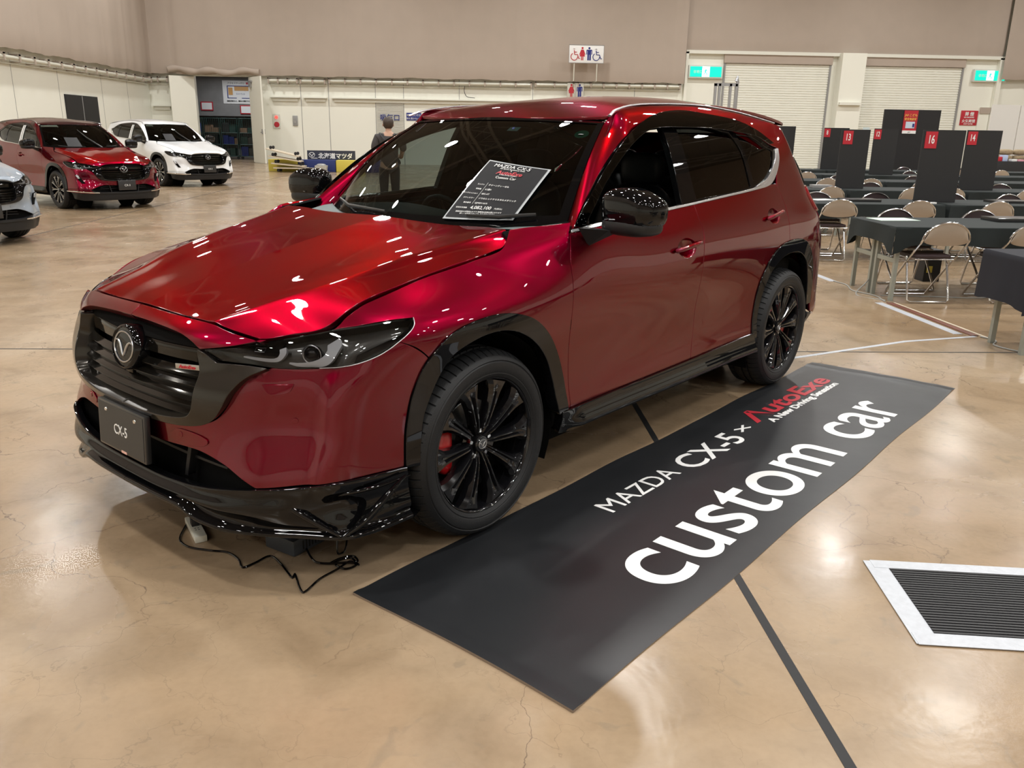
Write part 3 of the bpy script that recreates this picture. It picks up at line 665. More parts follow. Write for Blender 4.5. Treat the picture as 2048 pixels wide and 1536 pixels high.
        guide([(-.574, .845, .013), (-.553, .825, .020), (-.553, .80, .021), (-.572, .783, .015), (-.605, .7755, .008), (-.645, .774, .005), (-.672, .779, .002)], 1, -.012)
        guide([(-.706, .824, .008), (-.699, .808, .009), (-.705, .792, .007), (-.722, .786, .005), (-.771, .787, .004), (-.815, .791, .002)], 1, -.012)
        pc = Vector(ongrid(S, [(-.615, .812)], -.030, s)[0]); ell('projector_lens', pc, (.03, .028, .026), GBLACK, hl, p=2)
        rg = MB(); ax = Vector((.8, .5*s, 0)).normalized(); uu = ax.orthogonal().normalized(); vv_ = ax.cross(uu); rg.tube([pc+ax*.012+(uu*math.cos(t)+vv_*math.sin(t))*.030 for t in [2*math.pi*i/28 for i in range(28)]], .0025, 6, closed=True); rg.build('projector_ring', DULLCH, hl)
        pc2 = ongrid(S, [(-.79, .812), (-.76, .812), (-.76, .826), (-.79, .826)], -.022, s); MB().tube(pc2, .0012, 5, closed=True).build('reflector_frame', DULLCH, hl)
        # grille wing
        rg_ = outline([(-.729, .761), (-.80, .7665), (-.887, .768)], [(-.887, .768), (-.93, .792), (-.955, .800)], rev(RING_I), ('l', [(-1.35, .552), (-1.35, .532)]), rev(RING_O)) if s == 1 else None
        if rg_: panel('grille_surround', S, rg_, BRONZE, root, sym=True, step=.014, thick=.07, gap=0, offn=lambda p: .014+.016*math.sin(math.pi*min(1, max(0, (p[1]-.535)/.25)))**.8, roll=.006)
        dim = panel('parking_sensor', S, ovalpts(-.633, .595, .009, .009, 14), RED, root, side=s, offn=lambda p: .004+fogb(p), step=.006, gap=0, thick=.012)
        panel('parking_sensor', S, ovalpts(-1.044, .505, .010, .010, 14), RED, root, side=s, off=.006, step=.006, gap=0, thick=.012)
        if s == 1: panel('tow_hook_cover', S, outline([(-.745, .712), (-.70, .714), (-.645, .716)], [(-.645, .716), (-.655, .69), (-.69, .680), (-.715, .682), (-.745, .712)]), RED, root, side=s, off=.0035, step=.012, gap=.002)
        panel('lower_sensor_pod', S, outline([(-1.10, .500), (-1.06, .522), (-.98, .522), (-.925, .510), (-.92, .495), (-.95, .480), (-1.05, .474), (-1.09, .482), (-1.10, .500)]), RED, root, side=s, off=.004, step=.012, gap=.001)
    # ---- grille
    go = outline(('l', [(-1.35, .550), (-1.2, .550), (-1.065, .562), (-.985, .58), (-.955, .613), (-.948, .67), (-.94, .727), (-.95, .80), (-1.05, .832), (-1.35, .842)]))
    g = panel('grille', S, go, SHELL, root, sym=True, off=-.075, step=.04, gap=-.01)
    panel('grille_top_bar', S, outline(('l', [(-1.35, .748), (-1.03, .748), (-.945, .741), (-.948, .79), (-.98, .812), (-1.05, .828), (-1.35, .836)])), SLATM, g, sym=True, offn=lambda p: -.030-.020*max(0, (p[1]-.78)/.06), step=.02, thick=.03, gap=0)
    ue = lambda z: float(np.interp(z, [.560, .572, .584, .613, .67, .727], [-1.09, -1.01, -.985, -.96, -.952, -.945]))
    for z in (.722, .688, .654, .620, .588):
        panel('grille_slat', S, outline(('l', [(-1.35, z-.011), (ue(z-.011), z-.011), (ue(z+.007), z+.007), (-1.35, z+.007)])), SLATM, g, sym=True, offn=lambda p: -.022+(p[1]-z)*-.9, step=.016, thick=.03, gap=0)
    MB().box(.845, .883, -.028, .028, .655, .685).build('front_camera', GBLACK, g, bevel=.006)
    # emblem
    em = MB(); nrm = Vector((.985, 0, .17)).normalized(); ey = Vector((-.17, 0, .985)).normalized(); ex = Vector((0, 1, 0)); c = Vector((.872, .0, .745))
    def O(a, b, h): return c+ex*a+ey*b+nrm*h
    rows = []
    for (f, h) in ((1.10, -.03), (1.08, .010), (1.02, .020), (.95, .022), (.90, .017), (.80, .0175), (0, .018)):
        rows.append([O(.083*f*math.cos(t), .074*f*math.sin(t), h) for t in [2*math.pi*i/48 for i in range(49)]])
    e_ = em.grid(rows).build('emblem', GBLACK, root, ang=50); winglogo(e_, c+nrm*.0190, ex, ey, .066, DULLCH, th=.0032)
    # lower intake
    li = panel('lower_intake', S, outline(('l', [(-1.35, .465), (-.93, .472), (-.84, .445), (-.71, .385), (-.72, .28), (-1.35, .26)])), SHELL, root, sym=True, off=-.10, step=.05, gap=-.01)
    for z in (.40, .435): panel('intake_bar', S, outline(('l', [(-1.35, z), (-.90, z), (-.90, z+.008), (-1.35, z+.008)])), PBLACK, li, sym=True, off=-.07, step=.03, thick=.03, gap=0)
    for s in (1, -1):
        panel('intake_upright', S, outline(('l', [(-1.11, .33), (-1.08, .46), (-1.065, .46), (-1.095, .33)])), PBLACK, li, side=s, off=-.05, step=.03, thick=.03, gap=0)
    # ---- underbody, cabin
    MB().box(-3.35, .70, -.50, .50, .19, .30).box(-2.30, -.42, -.80, .80, .22, .32).build('underbody', SHELL, root, smooth=False)
    MB().box(.60, .80, -.62, .62, .28, .44).build('crash_beam', SHELL, root, smooth=False)
    cb = MB(); cb.box(-3.2, -.38, -.78, .78, .36, .42); cb.box(-.44, -.40, -.76, .76, .40, 1.00); cb.box(-3.25, -3.15, -.66, .66, .42, 1.2); cb.build('cabin_floor', SHELL, root, smooth=False)
    panel('headliner', ROOF, outline(('l', [(1.12, 0), (1.15, .54), (2.9, .54), (2.9, 0)])), SHELL, root, sym=True, off=-.03, step=.1, gap=0, thick=.01)
    dp = [(-.42, 1.085), (-.55, 1.110), (-.72, 1.112), (-.86, 1.090), (-.92, 1.00), (-.93, .90), (-.90, .75), (-.85, .5)]
    dsh = MB().grid([[(x, y, z+.022*math.exp(-((y+.37)/.2)**2)*(1 if -.95 < x < -.6 else 0)) for x, z in cr(dp, 4)] for y in np.linspace(-.72, .72, 25)]).build('dashboard', DASH, root)
    sw = MB(); c = Vector((-1.10, -.37, .98)); n_ = Vector((-.9, 0, .42)).normalized(); a_ = Vector((0, 1, 0)); b_ = n_.cross(a_)
    sw.tube([c+(a_*math.cos(t)+b_*math.sin(t))*.185 for t in [2*math.pi*i/40 for i in range(40)]], .015, 10, closed=True); sw.box(-.06, .06, -.045, .045, -.02, .03, Matrix.Translation(c) @ Matrix((a_, b_, n_)).transposed().to_4x4())
    for t in (0, 3.14, 4.7): sw.tube([c, c+(a_*math.cos(t)+b_*math.sin(t))*.18], .014, 8)
    sw.tube([c, c+Vector((.30, 0, -.12))], .03, 10); sw.build('steering_wheel', PBLACK, root)
    MB().box(-.935, -.915, -.12, .12, 1.04, 1.13).build('dash_screen', GBLACK, root, bevel=.006)
    cm = MB(); cm.box(-.05, .05, -.12, .12, -.03, .03, Matrix.Translation((-1.14, 0, 1.475))); cm.build('windscreen_camera', PBLACK, root, bevel=.015)
    ell('interior_mirror', (-1.10, 0, 1.40), (.018, .11, .035), PBLACK, root, p=3)
    MB().tube([(-1.10, 0, 1.41), (-1.11, 0, 1.50)], .01, 8).build('mirror_stem', PBLACK, root)
    for xx, ys in ((-1.48, (.37, -.37)), (-2.42, (.38, 0, -.38))):
        for y in ys:
            st = ell('seat', (xx, y, .62), (.25, .24, .10), SEAT, root, p=3.5)
            ell('seat_back', (xx-.26, y, .92), (.075, .235, .32), SEAT, st, p=3, M=Matrix.Rotation(math.radians(-16), 3, 'Y'))
            ell('headrest', (xx-.36, y, 1.30), (.05, .13, .09), SEAT, st, p=3)
    for s in (1, -1):
        panel('door_lining', S, outline(('l', [(.55, .40), (2.9, .40), (2.9, 1.19), (1.6, 1.15), (.62, 1.09)])), SHELL, root, side=s, off=-.09, step=.1, gap=0, thick=.01)
        pl = [tuple(S(np.array([u]), np.array([z]))[0]*np.array((1, s*.95, 1))) for u, z in ((1.53, 1.1), (1.56, 1.3), (1.60, 1.54))]; MB().tube(pl, .035, 8).build('centre_pillar', SHELL, root)
        rb_ = cr([tuple(S(np.array([u]), np.array([z]))[0]*np.array((1, s*.93, 1))) for u, z in ((.62, 1.1), (.88, 1.33), (1.15, 1.46), (1.6, 1.545), (2.2, 1.52), (2.8, 1.40))], 5); MB().tube(rb_, .022, 8).build('roof_rail_lining', SHELL, root)
    # wipers
    panel('hood_gap_backing', HOOD, outline(('l', [(.76, 0), (.75, .8), (.60, .97), (-.15, .97), (-.27, .8), (-.27, 0)])), SHELL, root, sym=True, off=-.024, gap=0, step=.08, thick=.005)  # black sheet added under the hood so its shut line reads as shade
    panel('nose_gap_backing', S, outline(('l', [(-1.35, .905), (-.9, .88), (-.72, .85), (-.72, .80), (-1.35, .80)])), SHELL, root, sym=True, off=-.03, gap=0, step=.06, thick=.005)  # black sheet added behind the nose gap to darken it
    for nm, (a, b, c) in {'l': ((.050, .50), (.030, .685), (.050, .86)), 'r': ((.055, -.72), (.030, -.50), (.045, -.10))}.items():
        MB().tube([ws(a[0], a[1], .026), ws(b[0], b[1], .030), ws(c[0], c[1], .024)], [.0045, .0065, .0045], 8, flat=1.5).build('wiper', SATIN, root)
def smo(P, k=4):
    P = np.array(P)
    for _ in range(k): Q = P.copy(); Q[1:-1] = .25*P[:-2]+.5*P[1:-1]+.25*P[2:]; P = Q
    return [tuple(p) for p in P]
def resamp(P, n):
    P = np.array(P, float); d = np.r_[0, np.cumsum(np.linalg.norm(np.diff(P, axis=0), axis=1))]; t = np.linspace(0, d[-1], n)
    return [tuple(np.interp(q, d, P[:, k]) for k in range(3)) for q in t]
CAR = (-.602, 3.513, 3.96498)
car = empty('car', (CAR[0], CAR[1], 0), CAR[2], 'dark red crossover with black wheels and a black front lip spoiler, by the black mat', 'car')
build_car(car)
COMMON = list(car.children)
# parts only this car has
for s in (1, -1):
    for x in (0, -2.7): make_wheel(car, x, s)
# aero lip
rows = []
E0 = [(.945, 0, .262), (.942, .2, .262), (.930, .34, .258), (.918, .41, .232), (.885, .52, .216), (.82, .63, .210), (.73, .745, .206), (.65, .845, .203), (.60, .872, .203), (.52, .888, .203), (.43, .893, .203), (.375, .893, .203)]
def rel(dx, dy, dz): return [(p[0]+dx*(1-abs(p[1])/1.0), p[1]+dy*(p[1]/.9)**3, p[2]+dz) for p in E0]
top_uv = [(-1.35, .335), (-1.17, .335), (-1.04, .340), (-.975, .345), (-.89, .355), (-.80, .368), (-.722, .379), (-.62, .385), (-.56, .391), (-.493, .400), (-.43, .399), (-.371, .393)]
TOP = ongrid(SIDE, top_uv, .010)
mid = [.055, .055, .055, .055, .06, .07, .075, .03, .035, .06, .085, .10]
LR = [[(p[0]-.20, p[1]*.9, p[2]+.004) for p in E0], [(p[0]-.02, p[1]-.008, p[2]-.002) for p in E0], E0, [(p[0]+.001, p[1]+.001, p[2]+.012) for p in E0], rel(-.028, -.02, .026),
      [(p[0]*.35+q[0]*.65-.012, p[1]*.35+q[1]*.65-.006, p[2]+.048) for p, q in zip(E0, TOP)],
      [(p[0]*.5+q[0]*.5+.010*(k < 7)-.012*(k > 7), p[1]*.5+q[1]*.5+(.012 if k < 7 else -.022)*(k > 3), p[2]*.42+q[2]*.58) for k, (p, q) in enumerate(zip(E0, TOP))],
      [(p[0]*.18+q[0]*.82, p[1]*.18+q[1]*.82, p[2]*.12+q[2]*.88) for p, q in zip(E0, TOP)], TOP, [(q[0]-.03, q[1]-.01*(k > 6), q[2]-.002) for k, q in enumerate(TOP)]]
LRs = [resamp(cr(r, 6), 90) for r in LR]
LG = [cr([r[i] for r in LRs], 4) for i in range(90)]
m = MB(); rdg = []
for L_, r_ in (([(.795, .640, .377), (.765, .700, .335), (.715, .775, .280), (.655, .848, .222)], .013), ([(.648, .850, .214), (.580, .885, .262), (.505, .902, .325), (.42, .910, .378)], .013), ([(.795, .635, .372), (.70, .765, .352), (.56, .868, .360), (.40, .908, .372)], .008)):
    c_ = cr(L_, 8); n_ = len(c_)
    for s in (1, -1): rdg.append(([(x, y*s, z) for x, y, z in c_], [r_*(.35+.65*math.sin(math.pi*(i+.5)/n_)) for i in range(n_)]))
for a_, b_ in rdg: m.tube(a_, b_, 10)
m.grid(LG); m.grid([[(x, -y, z) for x, y, z in r] for r in LG]); m.build('front_lip_spoiler', GBLACK, car, ang=60)
# number plate
M_ = Matrix.Translation((.940, 0.010, .456)) @ Matrix.Rotation(math.radians(-3.5), 4, 'Y')
pl = MB().box(-.022, 0, -.172, .172, -.086, .086, M_).build('number_plate', SATIN, car, bevel=.006)
MB().box(0, .0015, -.162, .162, -.077, .077, M_).build('plate_face', mat('plate_dark_face', (.030, .031, .032), .45), pl)
FY = lambda o: M_ @ frame(o, (0, 1, 0), (0, 0, 1))
text('plate_lettering', 'CX-5', .052, WHITEP, pl, FY((.002, 0, -.02)), sx=.85)
MB().box(0, .002, -.002, .036, -.083, -.074, M_).build('plate_sticker', mat('pink_white_sticker', (.75, .45, .38), .5), pl)
sc_ = MB()
for y in (-.105, .105): sc_.lathe([(0, .004), (.006, .004), (.008, .001), (.008, -.002)], 14, M_ @ Matrix.Translation((0, y, .055)) @ Matrix.Rotation(math.radians(-90), 4, 'Z'))
sc_.build('plate_screws', CHROME, pl)
# grille badge
bp_ = ongrid(SIDE, [(-1.055, .735), (-.952, .743)], .014); a, b = Vector(bp_[0]), Vector(bp_[1]); d = (b-a).normalized()
nn_ = d.cross(Vector((0, 0, 1))).normalized(); nn_ = nn_ if nn_.x > 0 else -nn_; upv = Vector((0, 0, 1))
Mb = Matrix((d, upv, nn_)).transposed().to_4x4(); Mb.translation = a
L_ = (b-a).length; bd = MB().box(0, L_, -.009, .009, 0, .004, Mb).build('badge', DULLCH, car, bevel=.002)
text('badge_lettering', 'AutoExe', .0155, REDP, bd, Mb @ Matrix.Translation((L_/2, -.0055, .0045)), bold=.0006, shear=.15, sx=1.35)
# stickers and price sheet on the windscreen
def wsp(s_, t_, o=0): return Vector(WS(np.array([s_]), np.array([abs(t_)]))[0]*np.array((1, 1 if t_ >= 0 else -1, 1)))+Vector((.55, 0, .83))*o
c0 = wsp(.87, .30, -.004); ex = (wsp(.87, .35)-wsp(.87, .25)).normalized(); ey = (wsp(.90, .3)-wsp(.84, .3)).normalized()
MB().box(-.03, .03, -.018, .018, -.0005, .0005, frame(c0, ex, ey)).build('inspection_sticker', mat('pale_green_sticker', (.55, .75, .72), .5), car)
text('inspection_sticker_figure', '6', .026, BLUEP, car, frame(wsp(.86, .30, .001), ex, ey))
c0 = wsp(.838, .875, -.004); ex = (wsp(.84, .9)-wsp(.84, .8)).normalized(); ey = (wsp(.90, .87)-wsp(.8, .87)).normalized(); F_ = frame(c0, ex, ey)
stk = MB().lathe([(0, .0006), (.033, .0006), (.033, -.0006)], 28, F_ @ Matrix.Rotation(math.radians(90), 4, 'X')).build('round_sticker', mat('green_sticker', (.02, .28, .17), .5), car)
ell('sticker_bird', F_ @ Vector((0, -.002, .001)), (.018, .012, .001), WHITEP, stk, p=2)
# ---------------------------------------------------------------- hall
XL, XR_, YB, YF_, ZC = -14.2, 31.0, 39.5, -16.0, 11.5
def floor_mat():
    m = bpy.data.materials.new('polished_concrete'); m.use_nodes = True; nt = m.node_tree; b = nt.nodes['Principled BSDF']; N = nt.nodes.new; Lk = nt.links.new
    tc = N('ShaderNodeTexCoord')
    def noise(sc_, det=6, dist=0, vec=None):
        n = N('ShaderNodeTexNoise'); n.inputs['Scale'].default_value = sc_; n.inputs['Detail'].default_value = det; n.inputs['Distortion'].default_value = dist; Lk(vec or tc.outputs['Object'], n.inputs['Vector']); return n.outputs['Fac']
    def ramp(f, st):
        r = N('ShaderNodeValToRGB'); Lk(f, r.inputs[0]); e = r.color_ramp.elements
        while len(e) < len(st): e.new(.5)
        for k, (p, c) in zip(e, st): k.position = p; k.color = (*c, 1)
        return r.outputs[0]
    def mix(a, b_, f, mode='MIX', fv=None):
        x = N('ShaderNodeMix'); x.data_type = 'RGBA'; x.blend_type = mode
        if f is not None: Lk(f, x.inputs[0])
        else: x.inputs[0].default_value = fv
        for q, i in ((a, 6), (b_, 7)):
            if isinstance(q, tuple): x.inputs[i].default_value = (*q, 1)
            else: Lk(q, x.inputs[i])
        return x.outputs[2]
    big = ramp(noise(.55, 7, .6), [(.30, (.285, .195, .115)), (.5, (.335, .240, .150)), (.72, (.40, .31, .215))])
    mid = ramp(noise(3.2, 8, .8), [(.25, (.70, .67, .64)), (.5, (1, 1, 1)), (.75, (1.16, 1.15, 1.14))])
    col = mix(big, mid, None, 'MULTIPLY', .75)
    fine = ramp(noise(42, 4, .2), [(.25, (.86, .85, .84)), (.6, (1, 1, 1))]); col = mix(col, fine, None, 'MULTIPLY', .5)
    # hairline cracks: thin lines where a warped cell border passes, only in patches
    wv = N('ShaderNodeVectorMath'); wv.operation = 'ADD'; nz = N('ShaderNodeTexNoise'); nz.inputs['Scale'].default_value = 3; nz.inputs['Detail'].default_value = 6; Lk(tc.outputs['Object'], nz.inputs['Vector'])
    ms = N('ShaderNodeVectorMath'); ms.operation = 'SCALE'; ms.inputs['Scale'].default_value = .55; Lk(nz.outputs['Color'], ms.inputs[0]); Lk(tc.outputs['Object'], wv.inputs[0]); Lk(ms.outputs[0], wv.inputs[1])
    vo = N('ShaderNodeTexVoronoi'); vo.feature = 'DISTANCE_TO_EDGE'; vo.inputs['Scale'].default_value = 1.7; Lk(wv.outputs[0], vo.inputs['Vector'])
    cr_ = ramp(vo.outputs['Distance'], [(.0, (1, 1, 1)), (.0055, (0, 0, 0))]); pm = ramp(noise(.9, 3), [(.46, (0, 0, 0)), (.58, (1, 1, 1))]); cm = mix(cr_, pm, None, 'MULTIPLY', 1)
    col = mix(col, (.12, .08, .055), cm)
    vo2 = N('ShaderNodeTexVoronoi'); vo2.feature = 'DISTANCE_TO_EDGE'; vo2.inputs['Scale'].default_value = 3.4; Lk(wv.outputs[0], vo2.inputs['Vector'])
    c2 = ramp(vo2.outputs['Distance'], [(.0, (1, 1, 1)), (.008, (0, 0, 0))]); p2 = ramp(noise(1.6, 3), [(.42, (0, 0, 0)), (.60, (1, 1, 1))]); c2 = mix(c2, p2, None, 'MULTIPLY', 1); c2 = mix((0, 0, 0), c2, None, 'MIX', .45); col = mix(col, (.17, .12, .08), c2)
    st_ = ramp(noise(5.5, 9, 1.6), [(.62, (0, 0, 0)), (.70, (1, 1, 1))]); st_ = mix((0, 0, 0), st_, None, 'MIX', .30); col = mix(col, (.17, .145, .11), st_)
    # small dark scuffs
    sc2 = ramp(noise(11, 10, 2.5), [(.70, (0, 0, 0)), (.76, (1, 1, 1))]); col2 = mix((0, 0, 0), sc2, None, 'MIX', .35); col = mix(col, (.20, .14, .10), col2)
    Lk(col, b.inputs['Base Color'])
    rr = ramp(noise(1.4, 6, .5), [(.3, (.16,)*3), (.7, (.30,)*3)]); Lk(rr, b.inputs['Roughness']); b.inputs['Specular IOR Level'].default_value = .55
    bp = N('ShaderNodeBump'); bp.inputs['Strength'].default_value = .35; bp.inputs['Distance'].default_value = .012; Lk(noise(2.6, 4, .3), bp.inputs['Height'])
    b2 = N('ShaderNodeBump'); b2.inputs['Strength'].default_value = .12; b2.inputs['Distance'].default_value = .002; Lk(noise(55, 3), b2.inputs['Height']); Lk(bp.outputs[0], b2.inputs['Normal']); Lk(b2.outputs[0], b.inputs['Normal'])
    return m
FLOOR = floor_mat()
JOINT = mat('black_joint_filler', (.012, .012, .013), .6, noise=.3, nscale=30)
fl = bx('floor', XL-.3, XR_+.3, YF_-.3, YB+8, -.2, 0, FLOOR); tag(fl, kind='structure')
jn = 1
for (x0, x1, y0, y1) in ((.915, .945, YF_, YB), (-6.16, -6.14, YF_, YB), (XL, XR_, 5.70, 5.716), (8.0, 8.02, YF_, YB), (-13.24, -13.22, YF_, YB)):
    tag(bx('trim_%d' % jn, x0, x1, y0, y1, 0, .0012, JOINT), kind='structure'); jn += 1
WALLM = mat('cream_wall_paint', (.88, .88, .79), .45, noise=.04, nscale=.6)
WALLG = mat('grey_wall', (.22, .215, .21), .7, noise=.25, nscale=2)
CEILM = mat('ceiling_board', (.19, .17, .15), .8, noise=.1, nscale=1)
SHUTM = mat('shutter_slats', (.86, .86, .78), .4)
FRAMEM = mat('cream_metal', (.82, .82, .74), .4)
GREYM = mat('grey_metal', (.33, .33, .33), .4, .3)
PIPEM = mat('pale_pipe', (.68, .67, .58), .3, .1)
def wall(name, x0, x1, y0, y1, z0, z1, m=None): return tag(bx(name, x0, x1, y0, y1, z0, z1, m or WALLM), kind='structure')
wb = MB()
for x0, x1, z0, z1 in ((XL-.3, -12.24, 0, ZC), (-12.24, -9.85, 3.65, ZC), (-9.85, XR_+.3, 0, ZC)): wb.box(x0, x1, YB, YB+.3, z0, z1)
tag(wb.build('wall_back', WALLM, None, smooth=False), kind='structure')
wall('wall_left', XL-.3, XL, YF_, YB, 0, ZC); wall('wall_right', XR_, XR_+.3, YF_, YB, 0, ZC); wall('wall_front', XL-.3, XR_+.3, YF_-.3, YF_, 0, ZC)
tag(bx('ceiling', XL-.3, XR_+.3, YF_-.3, YB+.3, ZC, ZC+.2, CEILM), kind='structure')
a = MB().box(-14.6, -8.4, 46.2, 46.4, 0, 4.2).box(-14.6, -14.4, YB+.3, 46.2, 0, 4.2).box(-8.6, -8.4, YB+.3, 46.2, 0, 4.2).box(-14.6, -8.4, YB+.3, 46.4, 4.0, 4.2)
tag(a.build('wall_alcove', WALLG, None, smooth=False), kind='structure')
# roof trusses
TRM = mat('truss_paint', (.36, .33, .30), .5)
k = 1
for x in (-10.6, -3.3, 4.0, 11.3, 18.6, 25.9):
    t = MB()
    for dx, z in ((-.5, 10.9), (.5, 10.9), (0, 10.2)): t.box(x+dx-.05, x+dx+.05, YF_, YB, z-.05, z+.05)
    n = 38
    for i in range(n):
        y = YF_+(YB-YF_)*i/n; y2 = YF_+(YB-YF_)*(i+1)/n; s = 1 if i % 2 else -1
        for dx in (-.5, .5): t.tube([(x+dx, y if s > 0 else y2, 10.9), (x, y2 if s > 0 else y, 10.2)], .03, 5, cap=False)
        t.tube([(x-.5*s, y, 10.9), (x+.5*s, y2, 10.9)], .025, 5, cap=False)
    tag(t.build('trim_%d' % (20+k), TRM, None, smooth=False), kind='structure'); k += 1
for i in range(7):
    tag(bx('trim_%d' % (30+i), XL, XR_, -12.3+i*8.2, -12.0+i*8.2, 10.95, 11.5, TRM), kind='structure')
# curtains on the upper walls
CURT = mat('beige_curtain_cloth', (.46, .385, .325), .85, noise=.05, nscale=1.5, bump=.2, bscale=2)
def curtain(name, p0, p1, z0, z1, label, out, folds=.05, heavy=False):
    p0 = Vector((*p0, 0)); p1 = Vector((*p1, 0)); L = (p1-p0).length; n = int(L/.12); rows = []; o = Vector((*out, 0))
    for j in range(15):
        t = j/14; z = z0+(z1-z0)*t**1.3
        r = []
        for i in range(n+1):
            x = L*i/n; sw = folds*(.5*math.sin(x*1.9)+.35*math.sin(x*4.3+1.2)+.15*math.sin(x*9+.7))*(1-.4*t)
            seam = .03*math.exp(-((x % 2.45-1.2)/.05)**2)
            zz = z+(.016*math.sin(x*2.3)+.012*math.sin(x*6.1+1)+.006*math.sin(x*17))*(1-t)**4
            if heavy and t < .12: zz += .05*math.sin(x*5)+.04*math.sin(x*11+2); sw += .10*math.sin(x*7)*(1-t/.12)+.06
            if t < .05: sw -= .05
            r.append(p0+(p1-p0)*(i/n)+o*(.30+sw-seam)+Vector((0, 0, zz)))
        rows.append(r)
    return tag(MB().grid(rows).build(name, CURT, None, fix=False), label, 'curtain', 'beige curtains hung round the upper walls')
curtain('wall_hanging_curtain', (-14.15, YB-.02), (9.45, YB-.02), 3.70, ZC, 'long beige curtain on the upper back wall, left of the shutters', (0, -1), heavy=False)
curtain('wall_hanging_curtain', (9.45, YB+.15), (24.0, YB+.15), 5.08, ZC, 'higher-hung beige curtain above the two roller shutters', (0, -1), .03)
curtain('wall_hanging_curtain', (24.0, YB-.02), (XR_, YB-.02), 4.12, ZC, 'beige curtain at the right end, beside the right green exit sign', (0, -1))
curtain('wall_hanging_curtain', (XL+.02, YF_), (XL+.02, YB-.1), 3.68, ZC, 'beige curtain along the left wall above the parked cars', (1, 0))
curtain('wall_hanging_curtain', (XR_-.02, YF_), (XR_-.02, YB-.1), 3.9, ZC, 'beige curtain along the right side wall', (-1, 0))
curtain('wall_hanging_curtain', (XL, YF_+.02), (XR_, YF_+.02), 3.9, ZC, 'beige curtain along the wall behind the photographer', (0, 1))
# bunched hem over the doorway
hem = []
for i in range(90):
    x = -13.2+3.9*i/89; hem.append((x, YB-.36+.03*math.sin(i*.3), 3.84+.05*math.sin(i*.19)+.03*math.sin(i*.07+1)))
tag(MB().tube(hem, [.13+.02*math.sin(i*.37) for i in range(90)], 10).build('rolled_curtain_hem', CURT), 'bunched roll of beige curtain hem above the open doorway', 'curtain hem')
# rails
def rail(x0, x1, z, label, n, axis='x', pos=None):
    t = empty('wall_rail', (0, 0, 0), 0, label, 'rail', 'pale rails along the hall walls')
    def P(a, d, zz): return (a, YB-d, zz) if axis == 'x' else (XL+d, a, zz)
    MB().tube([P(x0, .22, z), P(x1, .22, z)], .065, 12).build('pipe', PIPEM, t)
    MB().tube([P(x0, .10, z-.16), P(x1, .10, z-.16)], .02, 6).build('rod', PIPEM, t)
    for i in range(n+1):
        a = x0+(x1-x0)*i/n; m = MB()
        if axis == 'x': m.box(a-.03, a+.03, YB-.32, YB, z+.07, z+.13).box(a-.03, a+.03, YB-.32, YB-.285, z-.10, z+.12).box(a-.02, a+.02, YB-.28, YB, z-.12, z-.09)
        else: m.box(XL, XL+.32, a-.03, a+.03, z+.07, z+.13).box(XL+.285, XL+.32, a-.03, a+.03, z-.10, z+.12).box(XL, XL+.28, a-.02, a+.02, z-.12, z-.09)
        m.build('bracket', CURT, t, smooth=False)
rail(-8.95, -7.7, 3.50, 'short pale pipe rail on the back wall right of the open door leaf', 3); rail(-7.55, -6.5, 3.50, 'second short pale pipe rail above the yellow and blue blocks', 2)
rail(-6.3, 2.6, 3.52, 'long pale pipe rail below the curtain, left part', 13); rail(2.8, 4.5, 3.54, 'pale pipe rail left of the toilet sign posts', 2); rail(4.7, 9.3, 3.56, 'pale pipe rail below the toilet sign, ending at the exit sign wall', 8)
rail(8, 39, 3.42, 'long pale pipe rail on the left wall above the red car', 34, 'y'); rail(-14.1, -13.3, 3.46, 'short pipe rail in the corner left of the doorway', 2)
for x0, x1, lb in ((-8.95, -7.65, 'upper cream ledge by the fire alarm'), (-7.5, -6.45, 'short cream ledge above the grey wall panel'), (-6.25, 4.55, 'long cream ledge running above the air intake panel'), (4.75, 9.3, 'cream ledge right of the blue and red toilet figures'), (-14.1, -13.25, 'small cream ledge in the corner by the doorway')):
    z = 2.80 if x0 > -14 else 2.35
    tag(MB().box(x0, x1, YB-.22, YB, z, z+.05).box(x0+.1, x1-.1, YB-.10, YB, z-.14, z-.01).build('wall_ledge', FRAMEM, None, smooth=False), lb, 'ledge')
for i, x in enumerate((-7.62, -6.4, -4.33, -3.08, -.6, 2.7, 4.65, 7.3)):
    tag(bx('trim_%d' % (40+i), x-.012, x+.012, YB-.004, YB, 0, 3.7, GREYM), kind='structure')
for i, y in enumerate((14, 18, 22, 25, 28, 31, 34.5, 37)):
    tag(bx('trim_%d' % (50+i), XL, XL+.004, y-.01, y+.01, 0, 3.6, GREYM), kind='structure')
# doorway leaves
def leaf(h, e, name, handle=True):
    h = Vector((*h, 0)); e = Vector((*e, 0)); d = (e-h); L = d.length; d.normalize(); n = Vector((-d.y, d.x, 0)); M = Matrix((d, n, Vector((0, 0, 1)))).transposed().to_4x4(); M.translation = h
    t = MB().box(0, L, -.03, .03, .02, 3.62, M).build(name, WALLM, None, smooth=False); tag(t, kind='structure')
    if handle: MB().box(L-.12, L-.07, -.07, .07, 1.25, 1.45, M).box(L-.2, L-.05, -.09, -.06, 1.30, 1.34, M).build('door_handle', GREYM, t); MB().box(.1, .55, -.10, -.03, 3.40, 3.47, M).box(.25, .45, -.12, -.03, 3.2, 3.4, M).build('door_closer', GREYM, t)
    return t
leaf((-9.85, YB), (-9.0, 38.05), 'door_1'); leaf((-12.24, YB), (-13.12, 38.9), 'door_2', False)
